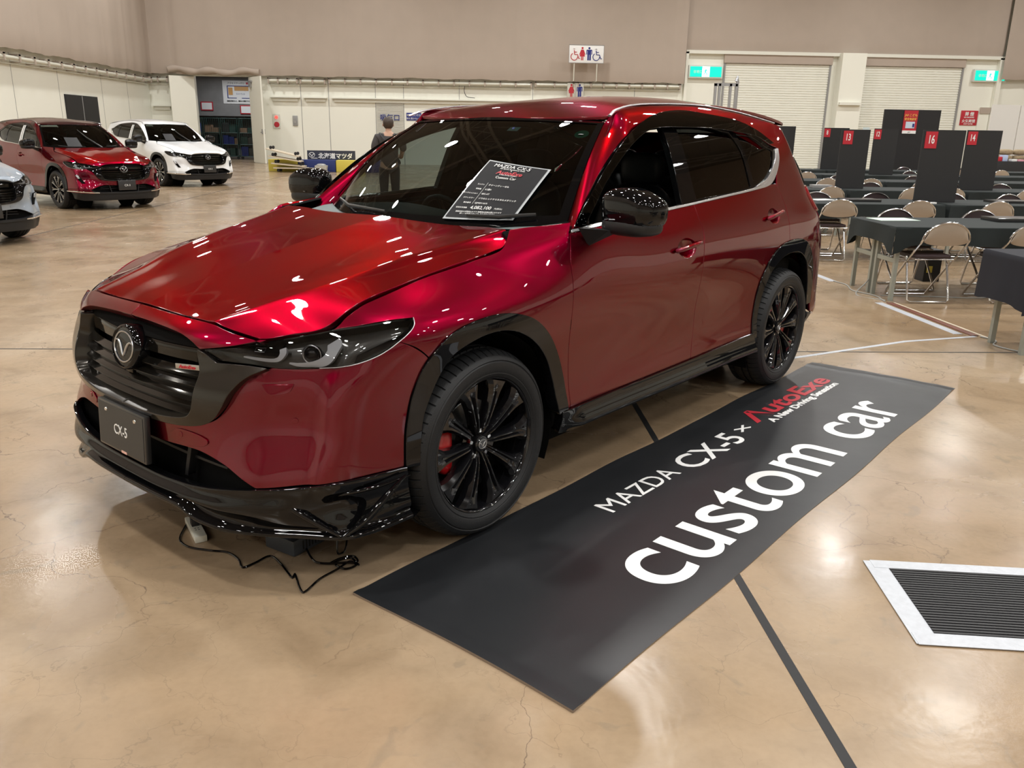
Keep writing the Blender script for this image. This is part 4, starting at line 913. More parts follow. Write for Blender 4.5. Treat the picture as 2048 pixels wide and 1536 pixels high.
# shutters, pillars
def shutter(x0, x1, zt, label):
    z = 0; rows = []
    while z < zt: rows += [(YB-.02, z), (YB-.05, z+.02), (YB-.05, z+.085), (YB-.02, z+.10)]; z += .105
    t = MB().grid([[(x0, y, z) for y, z in rows], [(x1, y, z) for y, z in rows]]).build('roller_shutter', SHUTM, None, smooth=False, fix=False); tag(t, label, 'shutter')
    bx('shutter_guide', x0-.08, x0, YB-.09, YB, 0, zt+.4, GREYM, t); bx('shutter_guide', x1, x1+.08, YB-.09, YB, 0, zt+.4, GREYM, t); bx('shutter_hood', x0-.1, x1+.1, YB-.14, YB, zt, zt+.42, CURT, t)
shutter(11.35, 16.1, 4.62, 'tall cream roller shutter behind the grey steel gate frame'); shutter(17.7, 22.25, 4.62, 'cream roller shutter behind the black board with the red poster')
tag(bx('wall_pier', 16.46, 17.55, YB-.55, YB, 0, 5.10, WALLM), kind='structure')
tag(bx('wall_pier', 9.5, 9.62, YB-.2, YB, 0, 5.05, WALLM), kind='structure'); tag(bx('wall_pier', 23.9, 24.1, YB-.2, YB, 0, 5.05, WALLM), kind='structure')
tag(bx('wall_beam', 9.5, 24.1, YB-.20, YB, 4.98, 5.12, FRAMEM), kind='structure')
for x0, x1, y, lb in ((16.5, 17.5, YB-.7, 'cream ledge on the pier between the shutters'),): tag(bx('wall_ledge', x0, x1, y, YB-.55, 2.90, 3.02, FRAMEM), lb, 'ledge')
# signs
def sign(name, x0, x1, z0, z1, y, mt, label, cat='sign', d=.06): return tag(bx(name, x0, x1, y-d, y, z0, z1, mt, bevel=.01), label, cat)
def wt(parent, body, size, mt, x, z, y, bold=0, sx=1, sp=1): return text('lettering', body, size, mt, parent, frame((x, y, z), (1, 0, 0), (0, 0, 1)), bold=bold, sx=sx, spacing=sp, depth=.003)
EXG = mat('lit_exit_green', (.0, .4, .3), .4, emit=(.0, .72, .50), estr=1.0); EXW = mat('lit_exit_white', (.8, 1, .9), .4, emit=(.85, 1, .92), estr=1.5)
def exits(x0, x1, z0, z1, label, y=YB):
    t = sign('exit_sign', x0, x1, z0, z1, y, mat('exit_sign_case', (.7, .7, .66), .4), label, 'exit sign', .16)
    bx('green_panel', x0+.07, x1-.07, y-.175, y-.16, z0+.06, z1-.06, EXG, t); xm = (x0+x1)/2; bx('white_panel', xm-.17, xm+.17, y-.185, y-.175, z0+.06, z1-.06, EXW, t)
    g = MB(); ym = y-.19; R_ = lambda a, b: (xm+a, ym, (z0+z1)/2+b)
    g.tube([R_(.01, .13), R_(.012, .135)], .028, 8); g.tube([R_(0, .09), R_(-.03, -.02)], .028, 6); g.tube([R_(-.03, -.02), R_(.05, -.08), R_(.04, -.15)], .014, 6); g.tube([R_(-.03, -.02), R_(-.06, -.09), R_(-.12, -.11)], .014, 6); g.tube([R_(0, .08), R_(.07, .04)], .011, 6); g.tube([R_(0, .08), R_(-.07, .05), R_(-.09, 0)], .011, 6)
    g.build('running_figure', EXG, t)
    wt(t, '非常口', .14, WHITEP, x0+.42, (z0+z1)/2-.06, y-.18)
exits(9.66, 11.22, 3.95, 4.50, 'green lit emergency exit sign left of the shutters'); exits(22.78, 24.32, 4.03, 4.57, 'green lit emergency exit sign at the far right, past the shutters')
def figure(t, x, z, h, mt, y, woman):
    m = MB(); Y = y; k = h/1.0
    P = lambda a, b: (x+a*k, Y, z+b*k)
    m.add([Vector(P(.085*math.cos(a), .90+.085*math.sin(a))) for a in [2*math.pi*i/16 for i in range(16)]], [tuple(range(16))])
    if woman: poly = [(-.10, .79), (.10, .79), (.25, .42), (.19, .40), (.12, .56), (.22, .28), (.09, .28), (.09, 0), (.015, 0), (.015, .28), (-.015, .28), (-.015, 0), (-.09, 0), (-.09, .28), (-.22, .28), (-.12, .56), (-.19, .40), (-.25, .42)]
    else: poly = [(-.19, .79), (.19, .79), (.23, .75), (.23, .43), (.165, .43), (.165, .70), (.14, .70), (.14, 0), (.015, 0), (.015, .42), (-.015, .42), (-.015, 0), (-.14, 0), (-.14, .70), (-.165, .70), (-.165, .43), (-.23, .43), (-.23, .75)]
    from mathutils.geometry import tessellate_polygon
    V = [Vector(P(*p)) for p in poly]; m.add(V, [tuple(f) for f in tessellate_polygon([V])])
    return m.build('woman_figure' if woman else 'man_figure', mt, t, smooth=False, fix=False)
def wheelch(t, x, z, h, mt, y):
    m = MB(); k = h; P = lambda a, b: (x+a*k, y, z+b*k)
    m.tube([P(-.04, .93), P(-.04, .931)], .08*k, 10); m.tube([P(-.04, .80), P(0, .46), P(.26, .46), (P(.38, .14)), P(.48, .17)], .04*k, 6); m.tube([P(-.03, .66), P(.2, .66)], .03*k, 6)
    m.tube([P(-.02+.29*math.cos(math.radians(a)), .29+.29*math.sin(math.radians(a))) for a in range(120, 361, 15)], .035*k, 6); return m.build('wheelchair_figure', mt, t)
t = empty('toilet_sign', (4.94, YB-.9, 4.43), 0, 'white toilet sign with wheelchair, woman and man figures on two posts', 'sign')
def rel_(o): o.location -= Vector(t.location) if False else Vector((0, 0, 0)); return o
yy = YB-.9
tp = Vector(t.location)
def under(o): o.parent = t; o.matrix_parent_inverse = Matrix.Translation(-tp); return o
under(bx('board', 4.18, 5.70, yy, yy+.06, 4.43, 5.16, WHITEP, None, bevel=.02))
under(MB().tube([(4.18, yy, 4.43), (5.70, yy, 4.43), (5.70, yy, 5.16), (4.18, yy, 5.16)], .015, 6, closed=True).build('board_edge', GREYM))
for x in (4.42, 5.42): under(MB().tube([(x, yy+.03, 4.43), (x, yy+.03, 3.70), (x, YB-.1, 3.70)], .025, 8).build('post', PIPEM))
under(wheelch(None, 4.42, 4.54, .50, REDP, yy-.004)); under(figure(None, 4.76, 4.54, .55, REDP, yy-.004, True)); under(figure(None, 5.06, 4.54, .55, BLUEP, yy-.004, False)); under(wheelch(None, 5.38, 4.54, .50, BLUEP, yy-.004))
t = sign('toilet_door_sign', 4.22, 4.95, 3.02, 3.63, YB-.25, mat('pale_sign_board', (.62, .61, .54), .5), 'small red woman and blue man sign on the wall above the car roof'); figure(t, 4.40, 3.05, .55, REDP, YB-.315, True); figure(t, 4.77, 3.05, .55, BLUEP, YB-.315, False); bx('divider', 4.58, 4.592, YB-.318, YB-.31, 3.02, 3.63, GREYM, t)
t = sign('fire_alarm', -8.9, -8.6, 1.50, 2.10, YB, mat('alarm_panel_white', (.7, .68, .62), .5), 'white fire alarm panel with a red lamp and red button', 'fire alarm', .05)
MB().lathe([(0, .06), (.05, .055), (.075, 0)], 16, Matrix.Translation((-8.75, YB-.05, 1.97)) @ Matrix.Diagonal((1, -1, 1, 1))).build('alarm_lamp', mat('red_alarm_lamp', (.8, .05, .04), .3, emit=(1, .1, .08), estr=1.2), t)
MB().lathe([(0, .02), (.10, .02), (.12, 0)], 20, Matrix.Translation((-8.75, YB-.05, 1.66)) @ Matrix.Diagonal((1, -1, 1, 1))).build('alarm_button', REDP, t)
t = sign('wall_panel', -8.03, -7.82, 1.62, 2.05, YB, GREYM, 'small grey metal control panel on the back wall', 'panel', .05); bx('lock', -7.95, -7.90, YB-.06, YB-.05, 1.72, 1.84, DULLCH, t)
lv = MB(); z = .9
while z < 2.62: lv.box(-4.30, -3.10, YB-.04, YB-.005, z, z+.035); z += .055
t = lv.build('air_intake_louvre', mat('louvre_grey', (.70, .69, .62), .5), None, smooth=False); tag(t, 'pale slatted air intake panel behind the standing person', 'air intake'); tag(t, kind=None)
text('lettering', '吸気口', .30, BLUEP, t, frame((-3.70, YB-.075, 1.93), (1, 0, 0), (0, 0, 1)), bold=.004, depth=.003)
t = sign('notice_sign', -2.97, -2.30, 1.93, 2.26, YB, BLUEP, 'dark blue notice with two lines of white Japanese writing', 'sign', .03); wt(t, '吸気口に付き', .105, WHITEP, -2.635, 2.12, YB-.034); wt(t, '物を置かない事', .095, WHITEP, -2.635, 1.98, YB-.034)
t = sign('notice_sign', -2.1, -1.45, 1.90, 2.24, YB, WALLM, 'cream notice with red marks, half hidden behind the car roof', 'sign', .02); wt(t, '開放厳禁', .15, REDP, -1.78, 2.03, YB-.024)
t = sign('no_smoking_sign', 22.56, 23.36, 2.13, 2.78, YB, REDP, 'red no smoking sign with white Japanese writing on the far right wall', 'sign', .03)
wt(t, '禁 煙', .19, WHITEP, 22.96, 2.56, YB-.034, .004); wt(t, 'NO SMOKING', .075, WHITEP, 22.96, 2.455, YB-.034, .002); wt(t, '火気厳禁', .16, WHITEP, 22.96, 2.26, YB-.034, .002); wt(t, 'DON\'T USE FIRE', .06, WHITEP, 22.96, 2.17, YB-.034, .002)
tag(MB().box(23.38, 23.88, YB-.05, YB-.002, 0, 2.92).build('service_door', WALLM, None, smooth=False), 'cream service door at the far right', 'door'); tag(bx('door_head_panel', 23.40, 23.88, YB-.09, YB-.052, 2.66, 2.93, CURT), 'beige panel over the far right service door', 'panel')
for x, z, lb in ((-5.25, 2.72, 'left'), (-.88, 2.70, 'middle')): pass
tag(MB().tube(cr([(-.35, YB-.2, 3.42), (-.37, YB-.24, 3.2), (-.25, YB-.22, 2.98), (.1, YB-.2, 2.93)], 6), .014, 6).build('hanging_cable', BLACKP), 'thin dark cable hanging from the rail on the back wall', 'cable')
# left wall door
t = MB().box(XL, XL+.05, 31.3, 33.9, 0, 2.52).build('wall_door', BLACKP, None, smooth=False); tag(t, 'black double door on the left wall behind the red car', 'door'); bx('door_gap', XL+.05, XL+.056, 32.57, 32.62, 0, 2.5, GREYM, t)
# alcove contents
t = sign('map_sign', -12.42, -10.95, 2.64, 3.74, 44.5, WHITEP, 'white floor plan sign with two orange areas beyond the doorway', 'sign', .03); ORP = mat('orange_print', (.62, .33, .10), .5)
m = MB().box(-12.2, -12.16, 44.455, 44.465, 2.9, 3.5).box(-12.2, -11.0, 44.455, 44.465, 3.46, 3.5).box(-12.2, -11.75, 44.455, 44.465, 2.9, 2.93).box(-11.5, -11.0, 44.455, 44.465, 2.9, 2.93); m.build('plan_lines', BLUEP, t, smooth=False)
MB().box(-12.14, -11.93, 44.455, 44.465, 3.06, 3.40).build('left_area', ORP, t, smooth=False); MB().box(-11.84, -11.15, 44.455, 44.465, 3.26, 3.46).build('upper_area', ORP, t, smooth=False)
wt(t, 'アクセスサッポロ', .105, BLACKP, -11.75, 3.57, 44.46); wt(t, 'エントランス', .09, BLUEP, -11.55, 3.08, 44.46, 0, .8); wt(t, '会議研修など、案内の看板です', .08, BLACKP, -11.68, 2.74, 44.46, .002); bx('red_mark', -11.25, -11.15, 44.455, 44.465, 3.56, 3.66, REDP, t)
for x0, x1, z0, z1, lb in ((-13.55, -12.95, 2.30, 2.72, 'left'), (-11.62, -11.0, 2.16, 2.58, 'right')):
    tag(bx('notice', x0, x1, 44.45, 44.48, z0, z1, REDP), 'white notice in a red frame beyond the doorway, %s one' % lb, 'notice'); bpy.context.view_layer.update()
    o = bpy.data.objects[-1] if False else None
    bx('paper', x0+.05, x1-.05, 44.44, 44.45, z0+.05, z1-.05, WHITEP, [q for q in COL.objects if q.name.startswith('notice') and 'category' in q and q.get('category') == 'notice'][-1])
CAGE = mat('dark_green_cage', (.02, .06, .05), .5); CARD = mat('brown_cardboard', (.26, .17, .11), .7, noise=.15, nscale=5)
tag(bx('alcove_hanging_board', -14.2, -8.6, 44.5, 44.56, 2.05, 4.0, WALLG), kind='structure')
rng = random.Random(3)
for i, x in enumerate((-13.6, -12.75, -11.9, -11.05, -10.2)):
    t = empty('roll_cage', (x, 43.5, 0), 0, 'dark green roll cage of boxes beyond the doorway', 'roll cage', 'roll cages in the room beyond the doorway')
    m = MB()
    for sx in (-.38, .38):
        for sy in (-.3, .3): m.tube([(sx, sy, .1), (sx, sy, 1.95)], .018, 6)
    for z in (.15, .7, 1.25, 1.93):
        for sy in (-.3, .3): m.tube([(-.38, sy, z), (.38, sy, z)], .014, 5)
        for sx in (-.38, .38): m.tube([(sx, -.3, z), (sx, .3, z)], .014, 5)
    for k in range(1, 8): m.tube([(-.38+.095*k, -.3, .15), (-.38+.095*k, -.3, 1.93)], .006, 4)
    m.build('wire_frame', CAGE, t)
    for z in (.16, .71, 1.26): bx('shelf', -.37, .37, -.29, .29, z-.02, z, CAGE, t)
    for w_ in (-.32, .32): MB().lathe([(0, -.02), (.07, -.02), (.07, .02), (0, .02)], 12, Matrix.Translation((w_, -.2, .07))).build('castor', BLACKP, t)
    for z in (.16, .71, 1.26):
        xx = -.35
        while xx < .2:
            wd = rng.uniform(.2, .34); h = rng.uniform(.2, .46); c = rng.choice([CARD, CARD, CAGE, BLACKP, BLUEP, SATIN])
            tag(bx('stored_box', x+xx, x+min(.34, xx+wd), 43.30, 43.72, z+.008, z+.008+h, c), 'box stacked inside a dark green roll cage', 'box', 'boxes in the roll cages'); xx += wd+.02

for x, y in ((-12.2, 42.6), (-10.4, 42.6)):  # unseen lamps, added to brighten the room beyond the doorway
    t = tag(bx('fill_lamp', x-.6, x+.6, y-.06, y+.06, 3.90, 3.98, WHITEP), 'added strip lamp, unseen, brightening the room beyond the doorway', 'lamp', 'added lamps brightening the room beyond the doorway')
    ld = bpy.data.lights.new('fill_light', 'AREA'); ld.shape = 'RECTANGLE'; ld.size = 1.1; ld.size_y = .1; ld.energy = 34; ld.color = (.93, .96, 1); lo = bpy.data.objects.new('fill_light', ld); COL.objects.link(lo); lo.parent = t; lo.location = (x, y, 3.88)
# ---------------------------------------------------------------- smaller cars parked at the left
def override(o, mp):
    for sl in o.material_slots:
        if sl.material in mp: n = mp[sl.material]; sl.link = 'OBJECT'; sl.material = n
SKIP = ('side_window_visor', 'lower_sensor_pod', 'inspection', 'tow_hook')
def clone(o, parent, mp):
    c = o.copy(); COL.objects.link(c); c.parent = parent; override(c, mp)
    for ch in list(o.children): clone(ch, c, mp)
    return c
SP = {}
def small_car(x, y, rz, mp, label, proto=None, scl=(.95, .957, .965)):
    r = empty('car', (x, y, 0), rz, label, 'car', 'small crossovers parked along the left'); r.scale = scl
    if proto is not None:
        for ch in list(proto.children): clone(ch, r, mp)
        return r
    for o in COMMON:
        if o.name.startswith(SKIP): continue
        clone(o, r, mp)
    for s in (1, -1):
        for xx in (0, -2.7):
            w = make_wheel(r, xx, s, False)
            for ch in w.children:
                if ch.name.startswith('spoke'):
                    ch.data.materials.append(RIMS)
                    for p in ch.data.polygons:
                        if abs(p.normal.y) > .86 and p.index % 9 in (2, 6): p.material_index = 1
        S = SIDE
        panel('bumper_lower_cladding', S, outline(('l', [(-1.35, .30), (-.78, .312), (-.735, .378), (-.80, .345), (-.90, .335), (-1.35, .335)])), PBLACK, r, side=s, gap=0, off=.012, step=.03, thick=.06)
        panel('bumper_corner', S, outline(('l', [(-.80, .31), (-.38, .335)]), ('l', [(-.38, .335), (-.371, .391)]), [(-.371, .391), (-.493, .400), (-.636, .387), (-.722, .379)], ('l', [(-.722, .379), (-.76, .35), (-.80, .31)])), RED, r, side=s, gap=.001, step=.025, off=.001)
        panel('bumper_chrome_line', S, outline(('l', [(-.86, .325), (-.37, .352), (-.37, .366), (-.86, .338)])), CHROME, r, side=s, gap=0, off=.026, step=.02, thick=.02)
        panel('bumper_under_panel', S, outline(('l', [(-1.35, .18), (-.6, .18), (-.42, .22), (-.39, .335), (-.80, .312), (-1.35, .31)])), PBLACK, r, side=s, gap=0, off=-.01, step=.04, thick=.04)
        fb = panel('fog_lamp_slot', S, outline(('l', [(-.56, .645), (-.47, .655), (-.60, .50), (-.66, .50)])), SHELL, r, side=s, gap=0, off=.004, step=.02, thick=.03)
        panel('fog_lamp', S, outline(('l', [(-.552, .638), (-.485, .648), (-.53, .585), (-.585, .59)])), CLEAR if False else DULLCH, fb, side=s, gap=0, off=.012, step=.012, thick=.02)
        panel('front_door_glass', S, outline([(.655, 1.125), (.70, 1.195), (.827, 1.297), (1.005, 1.396), (1.166, 1.466), (1.328, 1.514), (1.50, 1.53)], ('l', [(1.50, 1.53), (1.48, 1.40), (1.455, 1.16)]), [(1.455, 1.16), (1.0, 1.138), (.655, 1.125)]), GLASS, r, side=s, off=-.006, gap=0, thick=.002, step=.04)
        panel('pillar_film', S, outline(('l', [(1.455, 1.168), (1.475, 1.40), (1.50, 1.52), (1.535, 1.524), (1.515, 1.40), (1.505, 1.17)])), WHITEP, r, side=s, off=.004, gap=0, thick=.002, step=.02)
        panel('pillar_film', S, outline(('l', [(1.535, 1.17), (1.545, 1.40), (1.565, 1.524), (1.61, 1.52), (1.595, 1.35), (1.59, 1.178)])), WHITEP, r, side=s, off=.004, gap=0, thick=.002, step=.02)
    pl = MB().box(-.022, 0, -.174, .174, -.092, .092, M_).build('number_plate', SATIN, r, bevel=.006)
    text('plate_lettering', 'CX-3', .055, WHITEP, pl, FY((.003, 0, -.02)), sx=.95)
    sh = MB().grid([[wsp(.06+.34*i/8, (-.50+.34*j/8), .006) for j in range(9)] for i in range(9)]).build('price_sheet', BLACKP, r, fix=False)
    MB().tube([wsp(-.06, .34, .03), wsp(.35, .10, .03), wsp(.66, -.02, .04)], [.016, .012, .006], 8).build('raised_wiper', SATIN, r)
    return r
def ax(lw, rz, off=.76): return lw[0]+off*math.sin(rz), lw[1]-off*math.cos(rz)
BLK = {GLASS: GLASS, BRONZE: GBLACK}
bpy.context.view_layer.update()
r1 = math.radians(-41); c1 = ax((-6.55, 17.25), r1); small = small_car(c1[0], c1[1], r1, {**BLK}, 'small dark red crossover parked between the grey car and the white car')
for o in small.children:
    if o.name.startswith(('roof', 'windscreen_pillar')): override(o, {RED: REDDARK})
r2 = math.radians(-43); c2 = ax((-6.98, 23.85), r2); white = small_car(c2[0], c2[1], r2, {RED: WHITE, REDDARK: WHITE}, 'small white crossover parked in front of the open doorway', small, (1.0, 1.0, 1.0))
r3 = math.radians(-34); c3 = ax((-6.28, 11.85), r3); grey = small_car(c3[0], c3[1], r3, {RED: GREY, REDDARK: GREY}, 'small blue-grey crossover cut off by the left edge of the photo', small)
# ---------------------------------------------------------------- person
def skin(name, nodes, edges, mt, parent, sub=2, root=0):
    me = bpy.data.meshes.new(name); me.from_pydata([n[:3] for n in nodes], edges, []); o = link(name, me, None)
    m = o.modifiers.new('s', 'SKIN'); m.use_smooth_shade = True
    for i, n in enumerate(nodes):
        v = me.skin_vertices[0].data[i]; r = n[3]; v.radius = (r, n[4] if len(n) > 4 else r); v.use_root = (i == root)
    ss = o.modifiers.new('d', 'SUBSURF'); ss.levels = sub; ss.render_levels = sub
    bpy.context.view_layer.update(); dg = bpy.context.evaluated_depsgraph_get(); m2 = bpy.data.meshes.new_from_object(o.evaluated_get(dg)); m2.name = name
    bpy.data.objects.remove(o); m2.materials.clear(); m2.materials.append(mt); m2.polygons.foreach_set('use_smooth', [True]*len(m2.polygons)); return link(name, m2, parent)
SKINM = mat('skin', (.50, .30, .21), .5); SHIRT = mat('dark_grey_cotton', (.055, .05, .052), .85, noise=.2, nscale=30); TROU = mat('black_trousers_cloth', (.02, .02, .022), .8); HAIR = mat('dark_brown_hair', (.045, .028, .02), .55, noise=.4, nscale=60)
pr = empty('person', (-1.46, 15.2, 0), math.radians(8), 'person with short dark hair in a dark grey T-shirt with a cross-body strap, facing away', 'person')
nd = [(0, 0, .92, .15, .11), (0, 0, 1.10, .135, .10), (0, -.01, 1.28, .165, .11), (0, -.01, 1.38, .12, .085), (0, .0, 1.46, .052, .052), (0, .01, 1.53, .055, .06), (0, .02, 1.60, .072, .088), (0, .02, 1.66, .055, .07),
      (-.18, -.01, 1.37, .055), (-.235, -.02, 1.16, .045), (-.22, .16, 1.02, .036), (-.15, .30, 1.08, .028), (.18, -.01, 1.37, .055), (.235, -.02, 1.16, .045), (.22, .16, 1.02, .036), (.13, .30, 1.08, .028),
      (-.09, 0, .84, .088), (-.10, .01, .48, .058), (-.105, -.02, .10, .04), (-.11, .12, .04, .036), (.09, 0, .84, .088), (.10, .01, .48, .058), (.105, -.02, .10, .04), (.11, .12, .04, .036)]
skin('body', nd, [(0, 1), (1, 2), (2, 3), (3, 4), (4, 5), (5, 6), (6, 7), (3, 8), (8, 9), (9, 10), (10, 11), (3, 12), (12, 13), (13, 14), (14, 15), (0, 16), (16, 17), (17, 18), (18, 19), (0, 20), (20, 21), (21, 22), (22, 23)], SKINM, pr)
for s in (-1, 1):
    hx = -.15 if s < 0 else .13; fn = [(hx, .30, 1.08, .026, .014), (hx*.9, .355, 1.10, .030, .013)]; ed = [(0, 1)]
    for q in range(4): fn += [(hx*.9+(q-1.5)*.018, .395, 1.108, .008), (hx*.85+(q-1.5)*.018, .425-.004*abs(q-1), 1.10, .0075)]; ed += [(1, 2+2*q), (2+2*q, 3+2*q)]
    fn += [(hx*.9-s*.04, .345, 1.115, .010), (hx*.85-s*.045, .375, 1.12, .008)]; ed += [(0, 10), (10, 11)]
    skin('hand', fn, ed, SKINM, pr, 1)
nt_ = [(0, 0, .80, .178, .138), (0, 0, 1.08, .168, .128), (0, -.01, 1.28, .195, .132), (0, -.01, 1.385, .135, .10), (0, 0, 1.44, .07, .065), (-.19, -.01, 1.365, .075), (-.245, -.02, 1.22, .072), (-.25, .01, 1.12, .066), (.19, -.01, 1.365, .075), (.245, -.02, 1.22, .072), (.25, .01, 1.12, .066)]
skin('t_shirt', nt_, [(0, 1), (1, 2), (2, 3), (3, 4), (3, 5), (5, 6), (6, 7), (3, 8), (8, 9), (9, 10)], SHIRT, pr)
skin('trousers', [(0, 0, .93, .155, .12), (-.095, 0, .82, .105), (-.10, .01, .48, .078), (-.105, -.01, .10, .065), (.095, 0, .82, .105), (.10, .01, .48, .078), (.105, -.01, .10, .065)], [(0, 1), (1, 2), (2, 3), (0, 4), (4, 5), (5, 6)], TROU, pr)
hr = ell('hair', (0, .005, 1.605), (.092, .104, .105), HAIR, pr, p=2.2, n=32)
rg2 = random.Random(5)
for v in hr.data.vertices:
    v.co += Vector((rg2.uniform(-1, 1), rg2.uniform(-1, 1), rg2.uniform(-1, 1)))*.004
    if v.co.y > .075 and v.co.z < 1.63: v.co.y = .075
for s in (-1, 1): ell('ear', (s*.088, .02, 1.575), (.012, .018, .03), SKINM, pr, p=2, n=14)
ell('nose', (0, .115, 1.575), (.014, .02, .02), SKINM, pr, p=2, n=12)
for s in (-1, 1): ell('shoe', (s*.108, .06, .04), (.048, .13, .04), BLACKP, pr, p=2.6, n=18)
MB().tube(cr([(-.15, -.06, 1.44), (-.10, -.155, 1.36), (.05, -.165, 1.15), (.17, -.12, .98), (.19, 0, .92), (.12, .14, 1.0), (-.06, .15, 1.25), (-.15, .06, 1.43)], 5), .015, 8, closed=True, flat=.3).build('shoulder_strap', BLACKP, pr)
# ---------------------------------------------------------------- things by the back wall
YEL = mat('yellow_paint', (.62, .52, .08), .5); NAVY = mat('navy_paint', (.01, .025, .14), .5); WOOD = mat('pale_plywood', (.60, .52, .40), .6, noise=.12, nscale=8)
for x0, x1, m_, lb in ((-7.38, -6.33, YEL, 'yellow padded block at the left end, behind the dollies'), (-6.31, -4.97, NAVY, 'navy blue block behind the grey bin, under the car maker banner'), (-4.95, -3.9, YEL, 'yellow block right of the navy one, below the banner'), (-3.88, -2.7, NAVY, 'navy block at the right end of the row, mostly behind the car')):
    tag(bx('barrier_block', x0, x1, 31.5, 32.0, 0, .42, m_, bevel=.02), lb, 'block', 'yellow and blue barrier blocks')
t = bx('banner_board', -6.07, -4.32, 32.05, 32.10, 0, .74, mat('navy_banner', (.03, .035, .06), .5)); tag(t, 'dark banner with a winged emblem and white Japanese characters', 'banner')
winglogo(t, Vector((-5.90, 32.03, .58)), Vector((1, 0, 0)), Vector((0, 0, 1)), .105, WHITEP); text('lettering', '北海道マツダ', .21, WHITEP, t, frame((-5.04, 32.04, .475), (1, 0, 0), (0, 0, 1)), bold=.006, depth=.003)
bx('small_caption', -5.93, -5.70, 32.035, 32.05, .455, .475, WHITEP, t)
t = empty('storage_bin', (-5.42, 31.15, 0), 0, 'pale grey plastic bin full of odds and ends, on the floor before the navy block', 'bin')
MB().add([(-.17, -.13, 0), (.17, -.13, 0), (.17, .13, 0), (-.17, .13, 0), (-.21, -.17, .24), (.21, -.17, .24), (.21, .17, .24), (-.21, .17, .24)], [(0, 1, 2, 3), (0, 4, 5, 1), (1, 5, 6, 2), (2, 6, 7, 3), (3, 7, 4, 0), (4, 7, 6, 5)]).build('tub', mat('pale_grey_plastic', (.5, .5, .46), .5), t, smooth=False)
ell('lid_clutter', (0, 0, .25), (.17, .12, .06), GREYM, t, p=2.4)
def dolly(x, z, ang, label, flip):
    t = empty('dolly', (x, 31.1, z), 0, label, 'dolly', 'wooden dollies piled by the yellow block'); t.rotation_euler = (0, math.radians(ang), 0)
    bx('deck', -1.15, 0, -.3, .3, -.02, .02, WOOD, t, bevel=.006)
    for a in (-.12, -1.0):
        for b in (-.2, .2):
            zz = (.08 if flip else -.08); MB().lathe([(0, -.022), (.05, -.02), (.055, 0), (.05, .02), (0, .022)], 14, Matrix.Translation((a, b, zz))).box(a-.03, a+.03, b-.03, b+.03, min(.02, zz), max(-.02, zz*.6) if flip else -.02).build('castor', BLACKP, t)
dolly(-5.90, .145, 0, 'lowest wooden dolly of the pile, standing on its wheels', False); dolly(-5.98, .205, 5, 'second dolly of the pile, tilted, wheels up', True); dolly(-6.08, .375, 9, 'third dolly of the pile, tilted more steeply', True); dolly(-6.16, .545, 13, 'topmost dolly of the pile, steepest, wheels up', True)
# right background
t = empty('display_booth', (11.92, 23.2, 0), 0, 'tall black board with a red poster, behind the numbered dividers', 'display board')
bx('board', -.78, .78, 0, .06, 0, 2.24, BLACKP, t); p_ = bx('poster', -.24, .14, -.02, 0, 1.64, 2.22, REDP, t)
bx('poster_picture', -.17, .08, -.025, -.02, 1.76, 1.93, mat('pale_blue_print', (.6, .68, .8), .5), p_); bx('poster_footer', -.24, .14, -.025, -.02, 1.62, 1.70, WHITEP, p_); bx('poster_detail', .02, .07, -.03, -.025, 1.79, 1.88, BLUEP, p_)
YP = mat('orange_yellow_print', (.85, .45, .1), .5); text('poster_lettering', 'JAF こども', .075, YP, p_, frame((-.05, -.026, 2.07), (1, 0, 0), (0, 0, 1)), bold=.002); text('poster_lettering', '安全免許証', .070, YP, p_, frame((-.05, -.026, 1.97), (1, 0, 0), (0, 0, 1)), bold=.002)
text('poster_lettering', 'JAF', .05, BLACKP, p_, frame((-.05, -.026, 1.64), (1, 0, 0), (0, 0, 1)))
t = empty('gate_frame', (8.7, 30, 0), 0, 'grey steel double gate frame standing above the car roof', 'gate frame'); m = MB()
SIL = mat('silver_steel', (.45, .46, .48), .3, .7)
for x in (-.36, -.22, .16, .36): m.box(x-.04, x+.04, -.05, .05, 0, 3.2)
m.box(-.40, .40, -.05, .05, 3.12, 3.22); m.build('posts', SIL, t, smooth=False); MB().tube([(.40, .02, 0), (.40, .02, 3.28), (.38, 0, 3.42), (.34, -.02, 3.28)], .05, 10).build('bent_pipe', SIL, t)
for x0, x1, lb in ((15.75, 16.62, 'tall white partition panel, left one, by the table of goods'), (16.65, 17.7, 'tall white partition panel at the right edge of the photo')): tag(bx('partition_panel', x0, x1, 25.9, 25.95, 0, 2.52, mat('white_partition', (.72, .71, .68), .5)), lb, 'partition', 'white partition panels')
t = tag(bx('goods_table', 14.7, 16.8, 23.6, 24.3, 0, .92, BLACKP, bevel=.01), 'black draped table of small goods in front of the white panels', 'table')
for i, (x, c, h, lb) in enumerate(((14.86, REDP, .12, 'red packet on the goods table'), (15.02, mat('pale_blue_plastic', (.45, .55, .8), .4), .17, 'clear blue tub on the goods table'), (15.3, WHITEP, .06, 'flat white packet on the goods table'), (15.5, mat('pink_packet', (.75, .35, .42), .5), .05, 'flat pink packet on the goods table'), (15.75, mat('mid_blue_packet', (.2, .35, .7), .5), .07, 'blue packet on the goods table'))): tag(bx('packet', x-.07, x+.08, 23.68, 23.85, .92, .92+h, c, bevel=.01), lb, 'packet')
SACK = mat('brown_sacking', (.30, .23, .14), .9, noise=.4, nscale=25)
for i, (x, z) in enumerate(((15.25, .922), (15.69, .922), (15.25, 1.084), (15.69, 1.084), (16.13, .922), (16.13, 1.084))):
    tag(ell('sandbag', (x, 24.1, z+.08), (.21, .13, .079), SACK, None, p=3), ('brown bag stacked at the back of the goods table'), 'bag', 'brown bags on the goods table')
